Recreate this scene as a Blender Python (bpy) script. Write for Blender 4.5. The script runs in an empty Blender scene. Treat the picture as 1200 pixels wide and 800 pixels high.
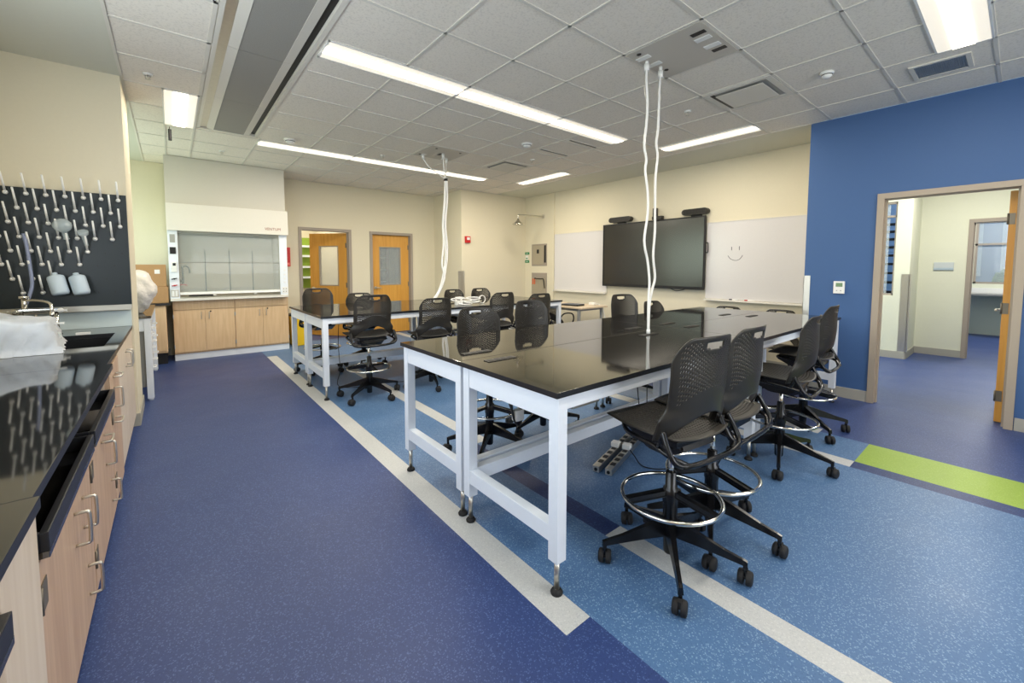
import bpy, bmesh, math, random
from mathutils import Vector, Matrix
S = bpy.context.scene
C = S.collection
random.seed(7)
PI = math.pi

# ---------------------------------------------------------------- camera, world, light, exposure
def make_camera():
    yaw, pitch, roll, f, cy = 0.6855, 0.0639, 0.0014, 488.27, 344.84
    fw = Vector((math.sin(yaw)*math.cos(pitch), math.cos(yaw)*math.cos(pitch), -math.sin(pitch)))
    r0 = Vector((math.cos(yaw), -math.sin(yaw), 0)); u0 = r0.cross(fw)
    c, s = math.cos(roll), math.sin(roll)
    r = c*r0 + s*u0; u = -s*r0 + c*u0
    cd = bpy.data.cameras.new('camera'); co = bpy.data.objects.new('camera', cd); C.objects.link(co)
    co.matrix_world = Matrix(((r.x, u.x, -fw.x, 0), (r.y, u.y, -fw.y, 0), (r.z, u.z, -fw.z, 1.432), (0, 0, 0, 1)))
    cd.sensor_width = 36; cd.sensor_fit = 'HORIZONTAL'; cd.lens = f/1200*36
    cd.shift_y = -(400-cy)/1200; cd.clip_start = 0.02; cd.clip_end = 200
    S.camera = co
make_camera()
S.view_settings.view_transform = 'Standard'; S.view_settings.look = 'None'
S.view_settings.gamma = 1; S.view_settings.use_curve_mapping = False
S.view_settings.exposure = 0.2
S.cycles.use_denoising = True
S.cycles.max_bounces = 8
S.cycles.sample_clamp_indirect = 4
S.cycles.caustics_reflective = False; S.cycles.caustics_refractive = False

W = bpy.data.worlds.new('world'); S.world = W; W.use_nodes = True
wn = W.node_tree; bg = wn.nodes['Background']
sky = wn.nodes.new('ShaderNodeTexSky'); sky.sky_type = 'NISHITA'; sky.sun_elevation = math.radians(48)
sky.sun_rotation = math.radians(150); sky.sun_disc = False
wn.links.new(sky.outputs[0], bg.inputs[0]); bg.inputs[1].default_value = 0.28

def area(name, loc, rot, sx, sy, power, col=(1, 1, 1)):
    l = bpy.data.lights.new(name, 'AREA'); l.shape = 'RECTANGLE'; l.size = sx; l.size_y = sy
    l.energy = power; l.color = col
    o = bpy.data.objects.new(name, l); C.objects.link(o); o.location = loc; o.rotation_euler = rot
    return o
DAY = (0.84, 0.93, 1.0)
T = math.radians(22)      # tilts window lamps up like ground bounce, to brighten the ceiling
area('daylight_left_window', (-1.30, 1.6, 1.95), (0, -PI/2-T, 0), 1.5, 3.6, 105, DAY)
area('daylight_bay_window', (-1.22, 7.2, 1.85), (0, -PI/2-T*0.4, 0), 1.6, 2.2, 34, (0.86, 1.0, 0.84))
area('rear_window_fill', (2.6, -3.15, 1.9), (PI/2+T, 0, 0), 4.0, 1.5, 115, (0.97, 0.98, 1.0))  # fill at an unseen window, tilted up to brighten the ceiling
area('hall_fill_side', (7.8, 4.55, 1.9), (-PI/2, 0, 0), 1.8, 1.6, 110, DAY)  # added fill to brighten the hall; the end wall has no window
area('far_room_fill', (12.2, 0.0, 3.04), (0, 0, 0), 1.2, 0.6, 70, (1, 0.97, 0.92))  # added fill lighting the far room; no fixture there

# ---------------------------------------------------------------- materials
def srgb(r, g, b):
    f = lambda v: (v/255/12.92) if v/255 <= 0.04045 else ((v/255+0.055)/1.055)**2.4
    return (f(r), f(g), f(b), 1)
M = {}
def mat(name, col, rough=0.5, metal=0, ior=1.45, noise=0, nscale=40, emis=None, es=0, trans=0, alpha=1, bump=0, bscale=60, coat=0, stretch=None, spec=0.5):
    m = bpy.data.materials.new(name); m.use_nodes = True; nt = m.node_tree; b = nt.nodes['Principled BSDF']
    b.inputs['Base Color'].default_value = col; b.inputs['Roughness'].default_value = rough
    b.inputs['Metallic'].default_value = metal; b.inputs['IOR'].default_value = ior
    b.inputs['Specular IOR Level'].default_value = spec
    b.inputs['Transmission Weight'].default_value = trans; b.inputs['Alpha'].default_value = alpha
    b.inputs['Coat Weight'].default_value = coat; b.inputs['Coat Roughness'].default_value = 0.03
    if emis: b.inputs['Emission Color'].default_value = emis; b.inputs['Emission Strength'].default_value = es
    tc = nt.nodes.new('ShaderNodeTexCoord'); mp = nt.nodes.new('ShaderNodeMapping')
    nt.links.new(tc.outputs['Object'], mp.inputs[0])
    if stretch: mp.inputs['Scale'].default_value = stretch
    nz = nt.nodes.new('ShaderNodeTexNoise'); nz.inputs['Scale'].default_value = nscale; nz.inputs['Detail'].default_value = 3
    nt.links.new(mp.outputs[0], nz.inputs['Vector'])
    mx = nt.nodes.new('ShaderNodeMix'); mx.data_type = 'RGBA'; mx.blend_type = 'MIX'
    n = max(noise, 0.02)
    mx.inputs[6].default_value = tuple(max(0, c*(1-n)) for c in col[:3])+(1,)
    mx.inputs[7].default_value = tuple(min(1, c*(1+n)) for c in col[:3])+(1,)
    nt.links.new(nz.outputs[0], mx.inputs[0]); nt.links.new(mx.outputs[2], b.inputs['Base Color'])
    if bump:
        n2 = nt.nodes.new('ShaderNodeTexNoise'); n2.inputs['Scale'].default_value = bscale
        nt.links.new(mp.outputs[0], n2.inputs['Vector'])
        bp = nt.nodes.new('ShaderNodeBump'); bp.inputs['Strength'].default_value = bump; bp.inputs['Distance'].default_value = 0.01
        nt.links.new(n2.outputs[0], bp.inputs['Height']); nt.links.new(bp.outputs[0], b.inputs['Normal'])
    M[name] = m
    return m
def flecked(name, base, fleck, dark, rough=0.42):
    """vinyl sheet with small flecks"""
    m = mat(name, base, rough)
    nt = m.node_tree; b = nt.nodes['Principled BSDF']
    tc = nt.nodes.new('ShaderNodeTexCoord')
    v = nt.nodes.new('ShaderNodeTexVoronoi'); v.inputs['Scale'].default_value = 210
    nt.links.new(tc.outputs['Object'], v.inputs['Vector'])
    sp = nt.nodes.new('ShaderNodeSeparateColor'); nt.links.new(v.outputs['Color'], sp.inputs[0])
    cr = nt.nodes.new('ShaderNodeValToRGB'); e = cr.color_ramp.elements
    cr.color_ramp.interpolation = 'CONSTANT'
    e[0].position = 0; e[0].color = base
    e[1].position = 0.72; e[1].color = dark
    a = cr.color_ramp.elements.new(0.86); a.color = fleck
    nt.links.new(sp.outputs[0], cr.inputs[0])
    n = nt.nodes.new('ShaderNodeTexNoise'); n.inputs['Scale'].default_value = 2.5
    nt.links.new(tc.outputs['Object'], n.inputs['Vector'])
    n3 = nt.nodes.new('ShaderNodeTexNoise'); n3.inputs['Scale'].default_value = 300
    nt.links.new(tc.outputs['Object'], n3.inputs['Vector'])
    mx = nt.nodes.new('ShaderNodeMix'); mx.data_type = 'RGBA'; mx.inputs[7].default_value = base
    mr = nt.nodes.new('ShaderNodeMapRange'); mr.inputs[1].default_value = 0.35; mr.inputs[2].default_value = 0.65
    nt.links.new(n3.outputs[0], mr.inputs[0])
    nt.links.new(mr.outputs[0], mx.inputs[0]); nt.links.new(cr.outputs[0], mx.inputs[6]); nt.links.new(mx.outputs[2], b.inputs['Base Color'])
    m2 = nt.nodes.new('ShaderNodeMapRange'); m2.inputs[3].default_value = rough-0.06; m2.inputs[4].default_value = rough+0.08
    nt.links.new(n.outputs[0], m2.inputs[0]); nt.links.new(m2.outputs[0], b.inputs['Roughness'])
    return m
def wood(name, c1, c2, rough=0.4, sc=(1, 1, 0.08), scale=30):
    m = mat(name, c1, rough)
    nt = m.node_tree; b = nt.nodes['Principled BSDF']
    tc = nt.nodes.new('ShaderNodeTexCoord'); mp = nt.nodes.new('ShaderNodeMapping'); mp.inputs['Scale'].default_value = sc
    nt.links.new(tc.outputs['Object'], mp.inputs[0])
    n = nt.nodes.new('ShaderNodeTexNoise'); n.inputs['Scale'].default_value = scale; n.inputs['Detail'].default_value = 6
    n.inputs['Distortion'].default_value = 0.6
    nt.links.new(mp.outputs[0], n.inputs['Vector'])
    cr = nt.nodes.new('ShaderNodeValToRGB'); cr.color_ramp.elements[0].position = 0.35; cr.color_ramp.elements[1].position = 0.65
    cr.color_ramp.elements[0].color = c2; cr.color_ramp.elements[1].color = c1
    nt.links.new(n.outputs[0], cr.inputs[0]); nt.links.new(cr.outputs[0], b.inputs['Base Color'])
    return m
def tile_mat(name, base, dark):
    m = mat(name, base, 0.9)
    nt = m.node_tree; b = nt.nodes['Principled BSDF']
    tc = nt.nodes.new('ShaderNodeTexCoord')
    n = nt.nodes.new('ShaderNodeTexNoise'); n.inputs['Scale'].default_value = 70; n.inputs['Detail'].default_value = 4
    nt.links.new(tc.outputs['Object'], n.inputs['Vector'])
    cr = nt.nodes.new('ShaderNodeValToRGB'); cr.color_ramp.elements[0].position = 0.33; cr.color_ramp.elements[1].position = 0.5
    cr.color_ramp.elements[0].color = dark; cr.color_ramp.elements[1].color = base
    nt.links.new(n.outputs[0], cr.inputs[0]); nt.links.new(cr.outputs[0], b.inputs['Base Color'])
    return m
flecked('navy', srgb(46, 65, 116), srgb(90, 112, 160), srgb(38, 54, 100))
flecked('navy_dark', srgb(28, 48, 100), srgb(66, 92, 142), srgb(22, 38, 84))
flecked('light_blue', srgb(78, 112, 154), srgb(142, 172, 202), srgb(64, 98, 140))
flecked('stripe_white', srgb(190, 192, 192), srgb(208, 210, 208), srgb(172, 176, 180))
flecked('lime', srgb(142, 170, 56), srgb(164, 188, 92), srgb(128, 158, 50))
mat('cream', srgb(222, 214, 190), 0.85, noise=0.01)
mat('cream_far', srgb(222, 224, 204), 0.85)
mat('blue_wall', srgb(64, 97, 146), 0.6)
mat('gyp', srgb(214, 214, 200), 0.9)
tile_mat('tile', srgb(238, 231, 219), srgb(224, 217, 205))
mat('tbar', srgb(220, 216, 206), 0.5)
mat('white_paint', srgb(232, 238, 246), 0.35)
mat('white_plastic', srgb(235, 235, 232), 0.4)
mat('hood_paint', srgb(226, 222, 212), 0.4)
mat('epoxy', srgb(26, 25, 24), 0.05, ior=2.35)
mat('epoxy_edge', srgb(30, 31, 35), 0.35)
mat('black_plastic', srgb(41, 38, 33), 0.40)
mat('black_gloss', srgb(17, 17, 19), 0.25)
mat('black_rubber', srgb(30, 30, 32), 0.7)
mat('chrome', srgb(225, 222, 214), 0.12, metal=1)
mat('steel', srgb(206, 202, 192), 0.34, metal=1, noise=0.08, nscale=30, stretch=(1, 1, 12))
mat('grey_frame', srgb(168, 156, 140), 0.5)
mat('taupe', srgb(160, 150, 138), 0.55)
mat('base_grey', srgb(168, 166, 156), 0.6)
mat('grey_panel', srgb(160, 160, 156), 0.5)
mat('liner', srgb(186, 174, 154), 0.5)
mat('bulkhead', srgb(204, 200, 190), 0.45)
mat('pale_splash', srgb(212, 226, 226), 0.3)
mat('logo_red', srgb(150, 84, 62), 0.6)
mat('dark', srgb(24, 24, 26), 0.5)
mat('screen', srgb(36, 35, 32), 0.2, ior=1.8)
mat('whiteboard', srgb(214, 212, 212), 0.16)
mat('red', srgb(190, 32, 34), 0.4)
mat('green_sign', srgb(24, 130, 74), 0.5)
mat('yellow', srgb(235, 196, 32), 0.5)
mat('card', srgb(176, 138, 96), 0.8, noise=0.08, nscale=20)
mat('paper', srgb(232, 236, 240), 0.85, bump=0.4, bscale=25)
mat('film', srgb(226, 222, 216), 0.3, bump=0.8, bscale=22)
mat('milky', srgb(206, 222, 234), 0.35, alpha=0.92)
mat('glass', srgb(225, 238, 240), 0.03, alpha=0.38)
mat('sash_glass', srgb(225, 235, 232), 0.03, alpha=0.22)
mat('pane', srgb(225, 235, 238), 0.03, alpha=0.25)
mat('peg', srgb(240, 240, 236), 0.4)
mat('rubber_tube', srgb(150, 160, 190), 0.4, alpha=0.85)
mat('hinge_metal', srgb(128, 120, 106), 0.45, metal=0.6)
mat('brass', srgb(150, 120, 60), 0.4, metal=1)
mat('grass', srgb(96, 128, 70), 0.9, noise=0.3, nscale=3)
mat('leaf', srgb(96, 150, 62), 0.8, noise=0.4, nscale=6)
mat('siding', srgb(150, 170, 196), 0.7)
mat('orange', srgb(214, 110, 70), 0.6)
mat('ink', srgb(40, 36, 60), 0.6)
mat('lens', srgb(250, 244, 226), 0.5, emis=(1, 0.90, 0.72, 1), es=5)
mat('wing_glow', srgb(250, 244, 230), 0.5, emis=(1, 0.90, 0.74, 1), es=0.55)  # emission stands in for lamp light falling on the troffer wings
wood('maple', srgb(226, 194, 154), srgb(216, 182, 140))
wood('maple_pink', srgb(206, 176, 148), srgb(190, 158, 130))
wood('maple_side', srgb(224, 210, 192), srgb(214, 198, 178), sc=(1, 1, 0.05))
wood('door_wood', srgb(222, 166, 78), srgb(208, 150, 64), sc=(1, 1, 0.05), scale=22)
wood('maple_top', srgb(222, 204, 176), srgb(212, 192, 164), sc=(1, 0.1, 1))

# ---------------------------------------------------------------- mesh helpers
def nb(): return bmesh.new()
def edge_mat(bm):
    bm.normal_update()
    for f in bm.faces:
        if abs(f.normal.z) < 0.9: f.material_index = 1
def box(bm, x0, x1, y0, y1, z0, z1, bev=0, mi=0):
    r = bmesh.ops.create_cube(bm, size=1)
    vs = r['verts']
    for v in vs:
        v.co = Vector(((x0+x1)/2+v.co.x*(x1-x0), (y0+y1)/2+v.co.y*(y1-y0), (z0+z1)/2+v.co.z*(z1-z0)))
    fs = {f for v in vs for f in v.link_faces}
    for f in fs: f.material_index = mi
    if bev:
        es = list({e for v in vs for e in v.link_edges})
        r = bmesh.ops.bevel(bm, geom=es, offset=bev, segments=2, affect='EDGES', profile=0.7)
        for f in r['faces']: f.material_index = mi
def obox(bm, a, b, w, h, up=Vector((0, 0, 1)), bev=0):
    """bar of width w and height h from a to b"""
    a = Vector(a); b = Vector(b); d = (b-a); L = d.length; d.normalize()
    s = d.cross(up).normalized(); u = s.cross(d)
    r = bmesh.ops.create_cube(bm, size=1); mid = (a+b)/2
    for v in r['verts']: v.co = mid + d*(v.co.x*L) + s*(v.co.y*w) + u*(v.co.z*h)
    if bev: bmesh.ops.bevel(bm, geom=list({e for v in r['verts'] for e in v.link_edges}), offset=bev, segments=2, affect='EDGES')
def cyl(bm, a, b, r0, r1=None, seg=16, caps=True):
    if r1 is None: r1 = r0
    a = Vector(a); b = Vector(b); d = (b-a).normalized()
    s = d.cross(Vector((0, 0, 1)) if abs(d.z) < 0.9 else Vector((1, 0, 0))).normalized(); u = s.cross(d)
    A = []; B = []
    for i in range(seg):
        t = 2*PI*i/seg; v = s*math.cos(t)+u*math.sin(t)
        A.append(bm.verts.new(a+v*r0)); B.append(bm.verts.new(b+v*r1))
    for i in range(seg):
        j = (i+1) % seg
        f = bm.faces.new((A[i], A[j], B[j], B[i])); f.smooth = True
    if caps:
        bm.faces.new(A[::-1]); bm.faces.new(B)
def smooth_path(pts, n=6):
    P = [Vector(p) for p in pts]; out = []
    for i in range(len(P)-1):
        p0 = P[max(i-1, 0)]; p1 = P[i]; p2 = P[i+1]; p3 = P[min(i+2, len(P)-1)]
        for k in range(n):
            t = k/n
            out.append(0.5*((2*p1)+(-p0+p2)*t+(2*p0-5*p1+4*p2-p3)*t*t+(-p0+3*p1-3*p2+p3)*t**3))
    out.append(P[-1]); return out
def tube(bm, pts, r, seg=8, closed=False, n=5, flat=1.0):
    P = smooth_path(pts, n) if n > 1 else [Vector(p) for p in pts]
    if closed: P = P[:-1] if (P[0]-P[-1]).length < 1e-5 else P
    rings = []; m = len(P); prev = None
    for i, p in enumerate(P):
        if closed: d = P[(i+1) % m]-P[i-1]
        else: d = P[min(i+1, m-1)]-P[max(i-1, 0)]
        d.normalize()
        if prev is None:
            s = d.cross(Vector((0, 0, 1)) if abs(d.z) < 0.9 else Vector((1, 0, 0))).normalized()
        else: s = (prev-d*prev.dot(d)).normalized()
        prev = s; u = s.cross(d)
        rr = r(i/(m-1)) if callable(r) else r
        rings.append([bm.verts.new(p+(s*math.cos(2*PI*k/seg)+u*math.sin(2*PI*k/seg)*flat)*rr) for k in range(seg)])
    for i in range(m if closed else m-1):
        A = rings[i]; B = rings[(i+1) % m]
        for k in range(seg):
            j = (k+1) % seg
            f = bm.faces.new((A[k], A[j], B[j], B[k])); f.smooth = True
    if not closed: bm.faces.new(rings[0][::-1]); bm.faces.new(rings[-1])
def ring(bm, c, R, r, seg=40, axis='z', s2=8):
    pts = []
    for i in range(seg):
        t = 2*PI*i/seg
        pts.append((c[0]+R*math.cos(t), c[1]+R*math.sin(t), c[2]) if axis == 'z' else (c[0]+R*math.cos(t), c[1], c[2]+R*math.sin(t)))
    tube(bm, pts, r, s2, closed=True, n=1)
def lathe(bm, prof, c, seg=24, axis=Vector((0, 0, 1))):
    axis = Vector(axis).normalized(); c = Vector(c)
    s = axis.cross(Vector((0, 0, 1)) if abs(axis.z) < 0.9 else Vector((1, 0, 0))).normalized(); u = s.cross(axis)
    rs = []
    for (r, h) in prof:
        rs.append([bm.verts.new(c+axis*h+(s*math.cos(2*PI*k/seg)+u*math.sin(2*PI*k/seg))*max(r, 1e-4)) for k in range(seg)])
    for i in range(len(rs)-1):
        for k in range(seg):
            j = (k+1) % seg
            f = bm.faces.new((rs[i][k], rs[i][j], rs[i+1][j], rs[i+1][k])); f.smooth = True
    bm.faces.new(rs[0][::-1]); bm.faces.new(rs[-1])
def prism(bm, poly, axis, a, b, bev=0):
    """poly: 2D points; axis 'x': (y,z) extruded a..b ; 'y': (x,z) ; 'z': (x,y)"""
    def P(p, t): return {'x': (t, p[0], p[1]), 'y': (p[0], t, p[1]), 'z': (p[0], p[1], t)}[axis]
    A = [bm.verts.new(P(p, a)) for p in poly]; B = [bm.verts.new(P(p, b)) for p in poly]
    fs = [bm.faces.new(A), bm.faces.new(B[::-1])]
    n = len(poly)
    for i in range(n): fs.append(bm.faces.new((A[i], B[i], B[(i+1) % n], A[(i+1) % n])))
    if bev: bmesh.ops.bevel(bm, geom=list({e for f in fs for e in f.edges}), offset=bev, segments=2, affect='EDGES')
def obj(name, bm, m, parent=None, label=None):
    bmesh.ops.recalc_face_normals(bm, faces=bm.faces)
    me = bpy.data.meshes.new(name); bm.to_mesh(me); bm.free()
    ms = m if isinstance(m, (list, tuple)) else [m]
    for k in ms: me.materials.append(M[k] if isinstance(k, str) else k)
    o = bpy.data.objects.new(name, me); C.objects.link(o)
    if parent is not None: o.parent = parent
    if label: o['label'] = label
    return o
def tag(o, label, cat, group=None, kind=None):
    o['label'] = label; o['category'] = cat
    if group: o['group'] = group
    if kind: o['kind'] = kind
    return o
def thing(name, label, cat, loc=(0, 0, 0), rz=0, group=None):
    o = bpy.data.objects.new(name, None); C.objects.link(o); o.empty_display_size = 0.1
    o.location = loc; o.rotation_euler = (0, 0, rz)
    return tag(o, label, cat, group)
def struct(name, bm, m, parent=None):
    o = obj(name, bm, m, parent)
    if parent is None: o['kind'] = 'structure'
    return o
def dup(root, loc, rz, label, group=None, skip=()):
    r = root.copy(); C.objects.link(r); r.location = loc; r.rotation_euler = (0, 0, rz); r['label'] = label
    if group: r['group'] = group
    for ch in list(root.children):
        if ch.name.split('.')[0] in skip: continue
        c = ch.copy(); C.objects.link(c); c.parent = r
        for g in list(ch.children):
            d = g.copy(); C.objects.link(d); d.parent = c
    return r
def text_mesh(name, body, size, m, loc, rot, parent=None, ext=0.001, align='LEFT', sx=1):
    cu = bpy.data.curves.new(name, 'FONT'); cu.body = body; cu.size = size; cu.extrude = ext; cu.align_x = align
    t = bpy.data.objects.new(name+'_tmp', cu); C.objects.link(t)
    dg = bpy.context.evaluated_depsgraph_get(); me = bpy.data.meshes.new_from_object(t.evaluated_get(dg))
    bpy.data.objects.remove(t); bpy.data.curves.remove(cu)
    me.materials.clear(); me.materials.append(M[m])
    for v in me.vertices: v.co.x *= sx
    o = bpy.data.objects.new(name, me); C.objects.link(o); o.location = loc; o.rotation_euler = rot
    if parent: o.parent = parent
    return o

CH = 3.0725          # ceiling height
XB = 5.73            # blue wall plane
XT = 6.58            # screen wall plane
YB = 8.72            # back wall plane
# ---------------------------------------------------------------- floor
def floor():
    xs = [-1.3, 1.14, 1.28, 1.75, 1.88, 2.0, 3.745, 3.88, 4.30, 4.36, 4.45, XB, XT+0.05]
    ys = [-3.2, 0.72, 1.055, 1.345, 2.75, 6.1, 7.6, YB+0.02]
    def pick(x, y):
        if x < 1.14: return 0
        if x < 1.28: return 3 if 1.055 < y < 7.6 else (0 if y < 1.055 else 2)
        if x < 1.88 and x > 1.75:
            if y < 1.345: return 3
            if y < 2.75: return 1
            return 2
        if 1.88 < x < 2.0: return 3 if 2.75 < y < 6.1 else 2
        if 3.745 < x < 3.88: return 3 if y > 0.72 else 1
        if 3.88 < x < 4.36: 
            if y < 0.72: return 4
            if x > 4.30 and y > 1.055: return 3
            return 2
        if 4.36 < x < 4.45: return 3 if y > 1.055 else 0
        if x > 4.45: return 0
        return 2
    bm = nb()
    V = {(i, j): bm.verts.new((x, y, 0)) for i, x in enumerate(xs) for j, y in enumerate(ys)}
    for i in range(len(xs)-1):
        for j in range(len(ys)-1):
            f = bm.faces.new((V[i, j], V[i+1, j], V[i+1, j+1], V[i, j+1]))
            f.material_index = pick((xs[i]+xs[i+1])/2, (ys[j]+ys[j+1])/2)
    box(bm, -1.3, XT+0.05, -3.2, YB, -0.1, -0.004)
    o = struct('floor', bm, ['navy', 'navy_dark', 'light_blue', 'stripe_white', 'lime'])
floor()
bm = nb(); box(bm, XB+0.0, 16.2, -3.2, 1.50, -0.1, 0.0005); box(bm, XT+0.12, 16.2, 1.50, 4.8, -0.1, 0.0005)
struct('floor_hall', bm, 'navy')
bm = nb(); box(bm, 0.8, 5.2, YB+0.0, 12.2, -0.1, 0.0004); struct('floor_back_room', bm, 'navy')

# ---------------------------------------------------------------- walls
def wall_holes(bm, axis, p0, p1, a0, a1, z0, z1, holes):
    """wall slab between p0..p1 thick along axis, spanning a0..a1, with rectangular holes (b0,b1,c0,c1)"""
    As = sorted({a0, a1, *[h[0] for h in holes], *[h[1] for h in holes]})
    Zs = sorted({z0, z1, *[h[2] for h in holes], *[h[3] for h in holes]})
    for i in range(len(As)-1):
        for j in range(len(Zs)-1):
            am = (As[i]+As[i+1])/2; zm = (Zs[j]+Zs[j+1])/2
            if any(h[0] < am < h[1] and h[2] < zm < h[3] for h in holes): continue
            if axis == 'y': box(bm, As[i], As[i+1], p0, p1, Zs[j], Zs[j+1])
            else: box(bm, p0, p1, As[i], As[i+1], Zs[j], Zs[j+1])
    bmesh.ops.remove_doubles(bm, verts=bm.verts, dist=1e-4)
    # drop the inner faces shared by two blocks
    seen = {}
    for f in list(bm.faces):
        k = tuple(sorted(v.index for v in f.verts)) if False else tuple(sorted((round(v.co.x, 3), round(v.co.y, 3), round(v.co.z, 3)) for v in f.verts))
        seen.setdefault(k, []).append(f)
    kill = [f for fs in seen.values() if len(fs) > 1 for f in fs]
    bmesh.ops.delete(bm, geom=kill, context='FACES')
D1 = (1.945, 2.83); D2 = (3.31, 4.18)          # back doors' openings in x
bm = nb(); wall_holes(bm, 'y', YB, YB+0.12, -1.3, 4.79, 0, CH, [(D1[0], D1[1], 0, 2.15), (D2[0], D2[1], 0, 2.14)])
struct('wall_back', bm, 'cream')
bm = nb(); box(bm, 4.79, 4.91, 7.67, YB+0.12, 0, CH); box(bm, 4.79, XT, 7.55, 7.67, 0, CH); struct('wall_alcove', bm, 'cream')
bm = nb(); box(bm, XT, XT+0.12, 1.61, 7.67, 0, CH); box(bm, XT-0.03, XT+0.02, 6.56, 6.62, 0, CH); struct('wall_screen', bm, 'cream')
bm = nb(); wall_holes(bm, 'x', XB, XB+0.14, -3.2, 1.61, 0, CH, [(0.035, 0.94, 0, 2.15)]); struct('wall_blue', bm, 'blue_wall')
bm = nb(); box(bm, XB+0.14, XT+0.12, 1.49, 1.6095, 0, CH); struct('wall_return', bm, 'cream')
bm = nb(); wall_holes(bm, 'x', -1.27, -1.15, -3.2, 5.0, 0, CH, [(-0.2, 3.4, 1.2, 2.7)]); struct('wall_left', bm, 'cream')
bm = nb(); box(bm, -1.27, -0.275, 5.0, 5.70, 0, CH); struct('wall_pier', bm, 'cream')
bm = nb(); wall_holes(bm, 'x', -1.27, -1.15, 5.70, YB, 0, CH, [(6.1, 8.3, 1.05, 2.7)]); struct('wall_bay', bm, 'cream')
bm = nb()
for y in (6.1, 7.18, 8.26): box(bm, -1.20, -1.16, y, y+0.04, 1.05, 2.7)
for z in (1.05, 2.66): box(bm, -1.20, -1.16, 6.1, 8.3, z, z+0.04)
struct('window_5', bm, 'taupe')
bm = nb(); wall_holes(bm, 'y', -3.2, -3.08, -1.3, XB, 0, CH, [(0.6, 4.6, 1.15, 2.65)]); struct('wall_front', bm, 'cream')
# plastered strips above the left counter and along the screen wall, tiles elsewhere
bm = nb(); box(bm, -1.3, -0.268, -3.2, YB+0.1, CH, CH+0.05); box(bm, XB, XT+0.15, 1.5, 7.7, CH, CH+0.05); struct('ceiling_plaster', bm, 'gyp')
bm = nb(); box(bm, -0.268, 0.30, -3.2, YB+0.1, CH+0.004, CH+0.05); box(bm, 0.92, XB, -3.2, YB+0.1, CH+0.004, CH+0.05)
box(bm, 0.30, 0.92, 6.22, YB+0.1, CH+0.004, CH+0.05); struct('ceiling', bm, 'tile')
GX = [0.948+0.6096*i for i in range(0, 9)]; GY = [0.816+0.6096*j for j in range(-6, 14)]
bm = nb()
zb0, zb1 = CH-0.002, CH+0.006; hw = 0.011
for i, x in enumerate(GX):
    if x < XB-0.05: box(bm, x-hw, x+hw, -3.2 if i else 6.22, YB, zb0, zb1)
for y in GY:
    if y < YB:
        box(bm, 0.95, XB, y-hw, y+hw, zb0, zb1)
        if y > 6.22: box(bm, -0.268, 0.95, y-hw, y+hw, zb0, zb1)
        else: box(bm, -0.268, 0.30, y-hw, y+hw, zb0, zb1)
box(bm, 0.0, 0.02, 5.07, YB, zb0, zb1); box(bm, 0.27, 0.295, -3.2, YB, zb0, zb1)
box(bm, -0.275, -0.255, -3.2, YB, zb0-0.002, zb1); box(bm, XB-0.02, XB+0.005, 1.6, 7.6, zb0, zb1)
struct('trim_1', bm, 'tbar')
# baseboards
def baseboard(name, segs):
    bm = nb()
    for (x0, x1, y0, y1) in segs: box(bm, x0, x1, y0, y1, 0, 0.115, 0.003)
    return struct(name, bm, 'base_grey')
baseboard('baseboard_blue', [(XB-0.012, XB, 0.99, 1.61), (XB-0.012, XB, -3.1, -0.02)])
baseboard('baseboard_back', [(1.58, 1.89, YB-0.012, YB), (2.88, 3.26, YB-0.012, YB), (4.24, 4.79, YB-0.012, YB), (4.778, 4.79, 7.55, YB), (4.778, XT, 7.538, 7.55), (-1.1, -0.05, YB-0.012, YB)])
baseboard('baseboard_screen', [(XT-0.012, XT, 1.62, 7.54), (XB, XT, 1.61, 1.622)])
baseboard('baseboard_left', [(-0.275, -0.263, 5.0, 5.70), (-0.36, -0.263, 4.988, 5.0), (-1.1, -0.275, 5.70, 5.712)])
bm = nb()
box(bm, XB-0.004, XB, 1.55, 1.614, 0.86, 1.345); box(bm, XB-0.004, XB+0.06, 1.61, 1.6145, 0.86, 1.345)
g = obj('corner_guard', bm, 'steel'); tag(g, 'brushed steel corner guard on the end of the blue wall', 'corner guard')
bm = nb(); box(bm, 4.70, 4.795, 7.546, 7.55, 0.12, 1.36); box(bm, 4.786, 4.79, 7.546, 7.62, 0.12, 1.36)
box(bm, 4.79, 4.86, 7.546, 7.549, 0.12, 1.36)
g = obj('corner_guard', bm, 'steel'); tag(g, 'steel corner guard where the door alcove meets the far cream wall', 'corner guard')

# ---------------------------------------------------------------- door frames and doors
def frame_x(name, y0, y1, top, xa, xb, m, w=0.05):       # frame in a wall of constant x
    bm = nb()
    box(bm, xa, xb, y0-w, y0+0.006, 0, top-0.006, 0.002); box(bm, xa, xb, y1-0.006, y1+w, 0, top-0.006, 0.002); box(bm, xa, xb, y0-w, y1+w, top-0.006, top+w, 0.002)
    box(bm, (xa+xb)/2-0.02, (xa+xb)/2+0.02, y0, y0+0.02, 0, top); box(bm, (xa+xb)/2-0.02, (xa+xb)/2+0.02, y1-0.02, y1, 0, top)
    return struct(name, bm, m)
def frame_y(name, x0, x1, top, ya, yb, m, w=0.05):
    bm = nb()
    box(bm, x0-w, x0+0.006, ya, yb, 0, top-0.006, 0.002); box(bm, x1-0.006, x1+w, ya, yb, 0, top-0.006, 0.002); box(bm, x0-w, x1+w, ya, yb, top-0.006, top+w, 0.002)
    box(bm, x0, x0+0.02, (ya+yb)/2-0.02, (ya+yb)/2+0.02, 0, top); box(bm, x1-0.02, x1, (ya+yb)/2-0.02, (ya+yb)/2+0.02, 0, top)
    return struct(name, bm, m)
frame_y('trim_2', D1[0], D1[1], 2.15, YB-0.02, YB+0.14, 'taupe')
frame_y('trim_3', D2[0], D2[1], 2.14, YB-0.02, YB+0.14, 'taupe')
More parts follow.
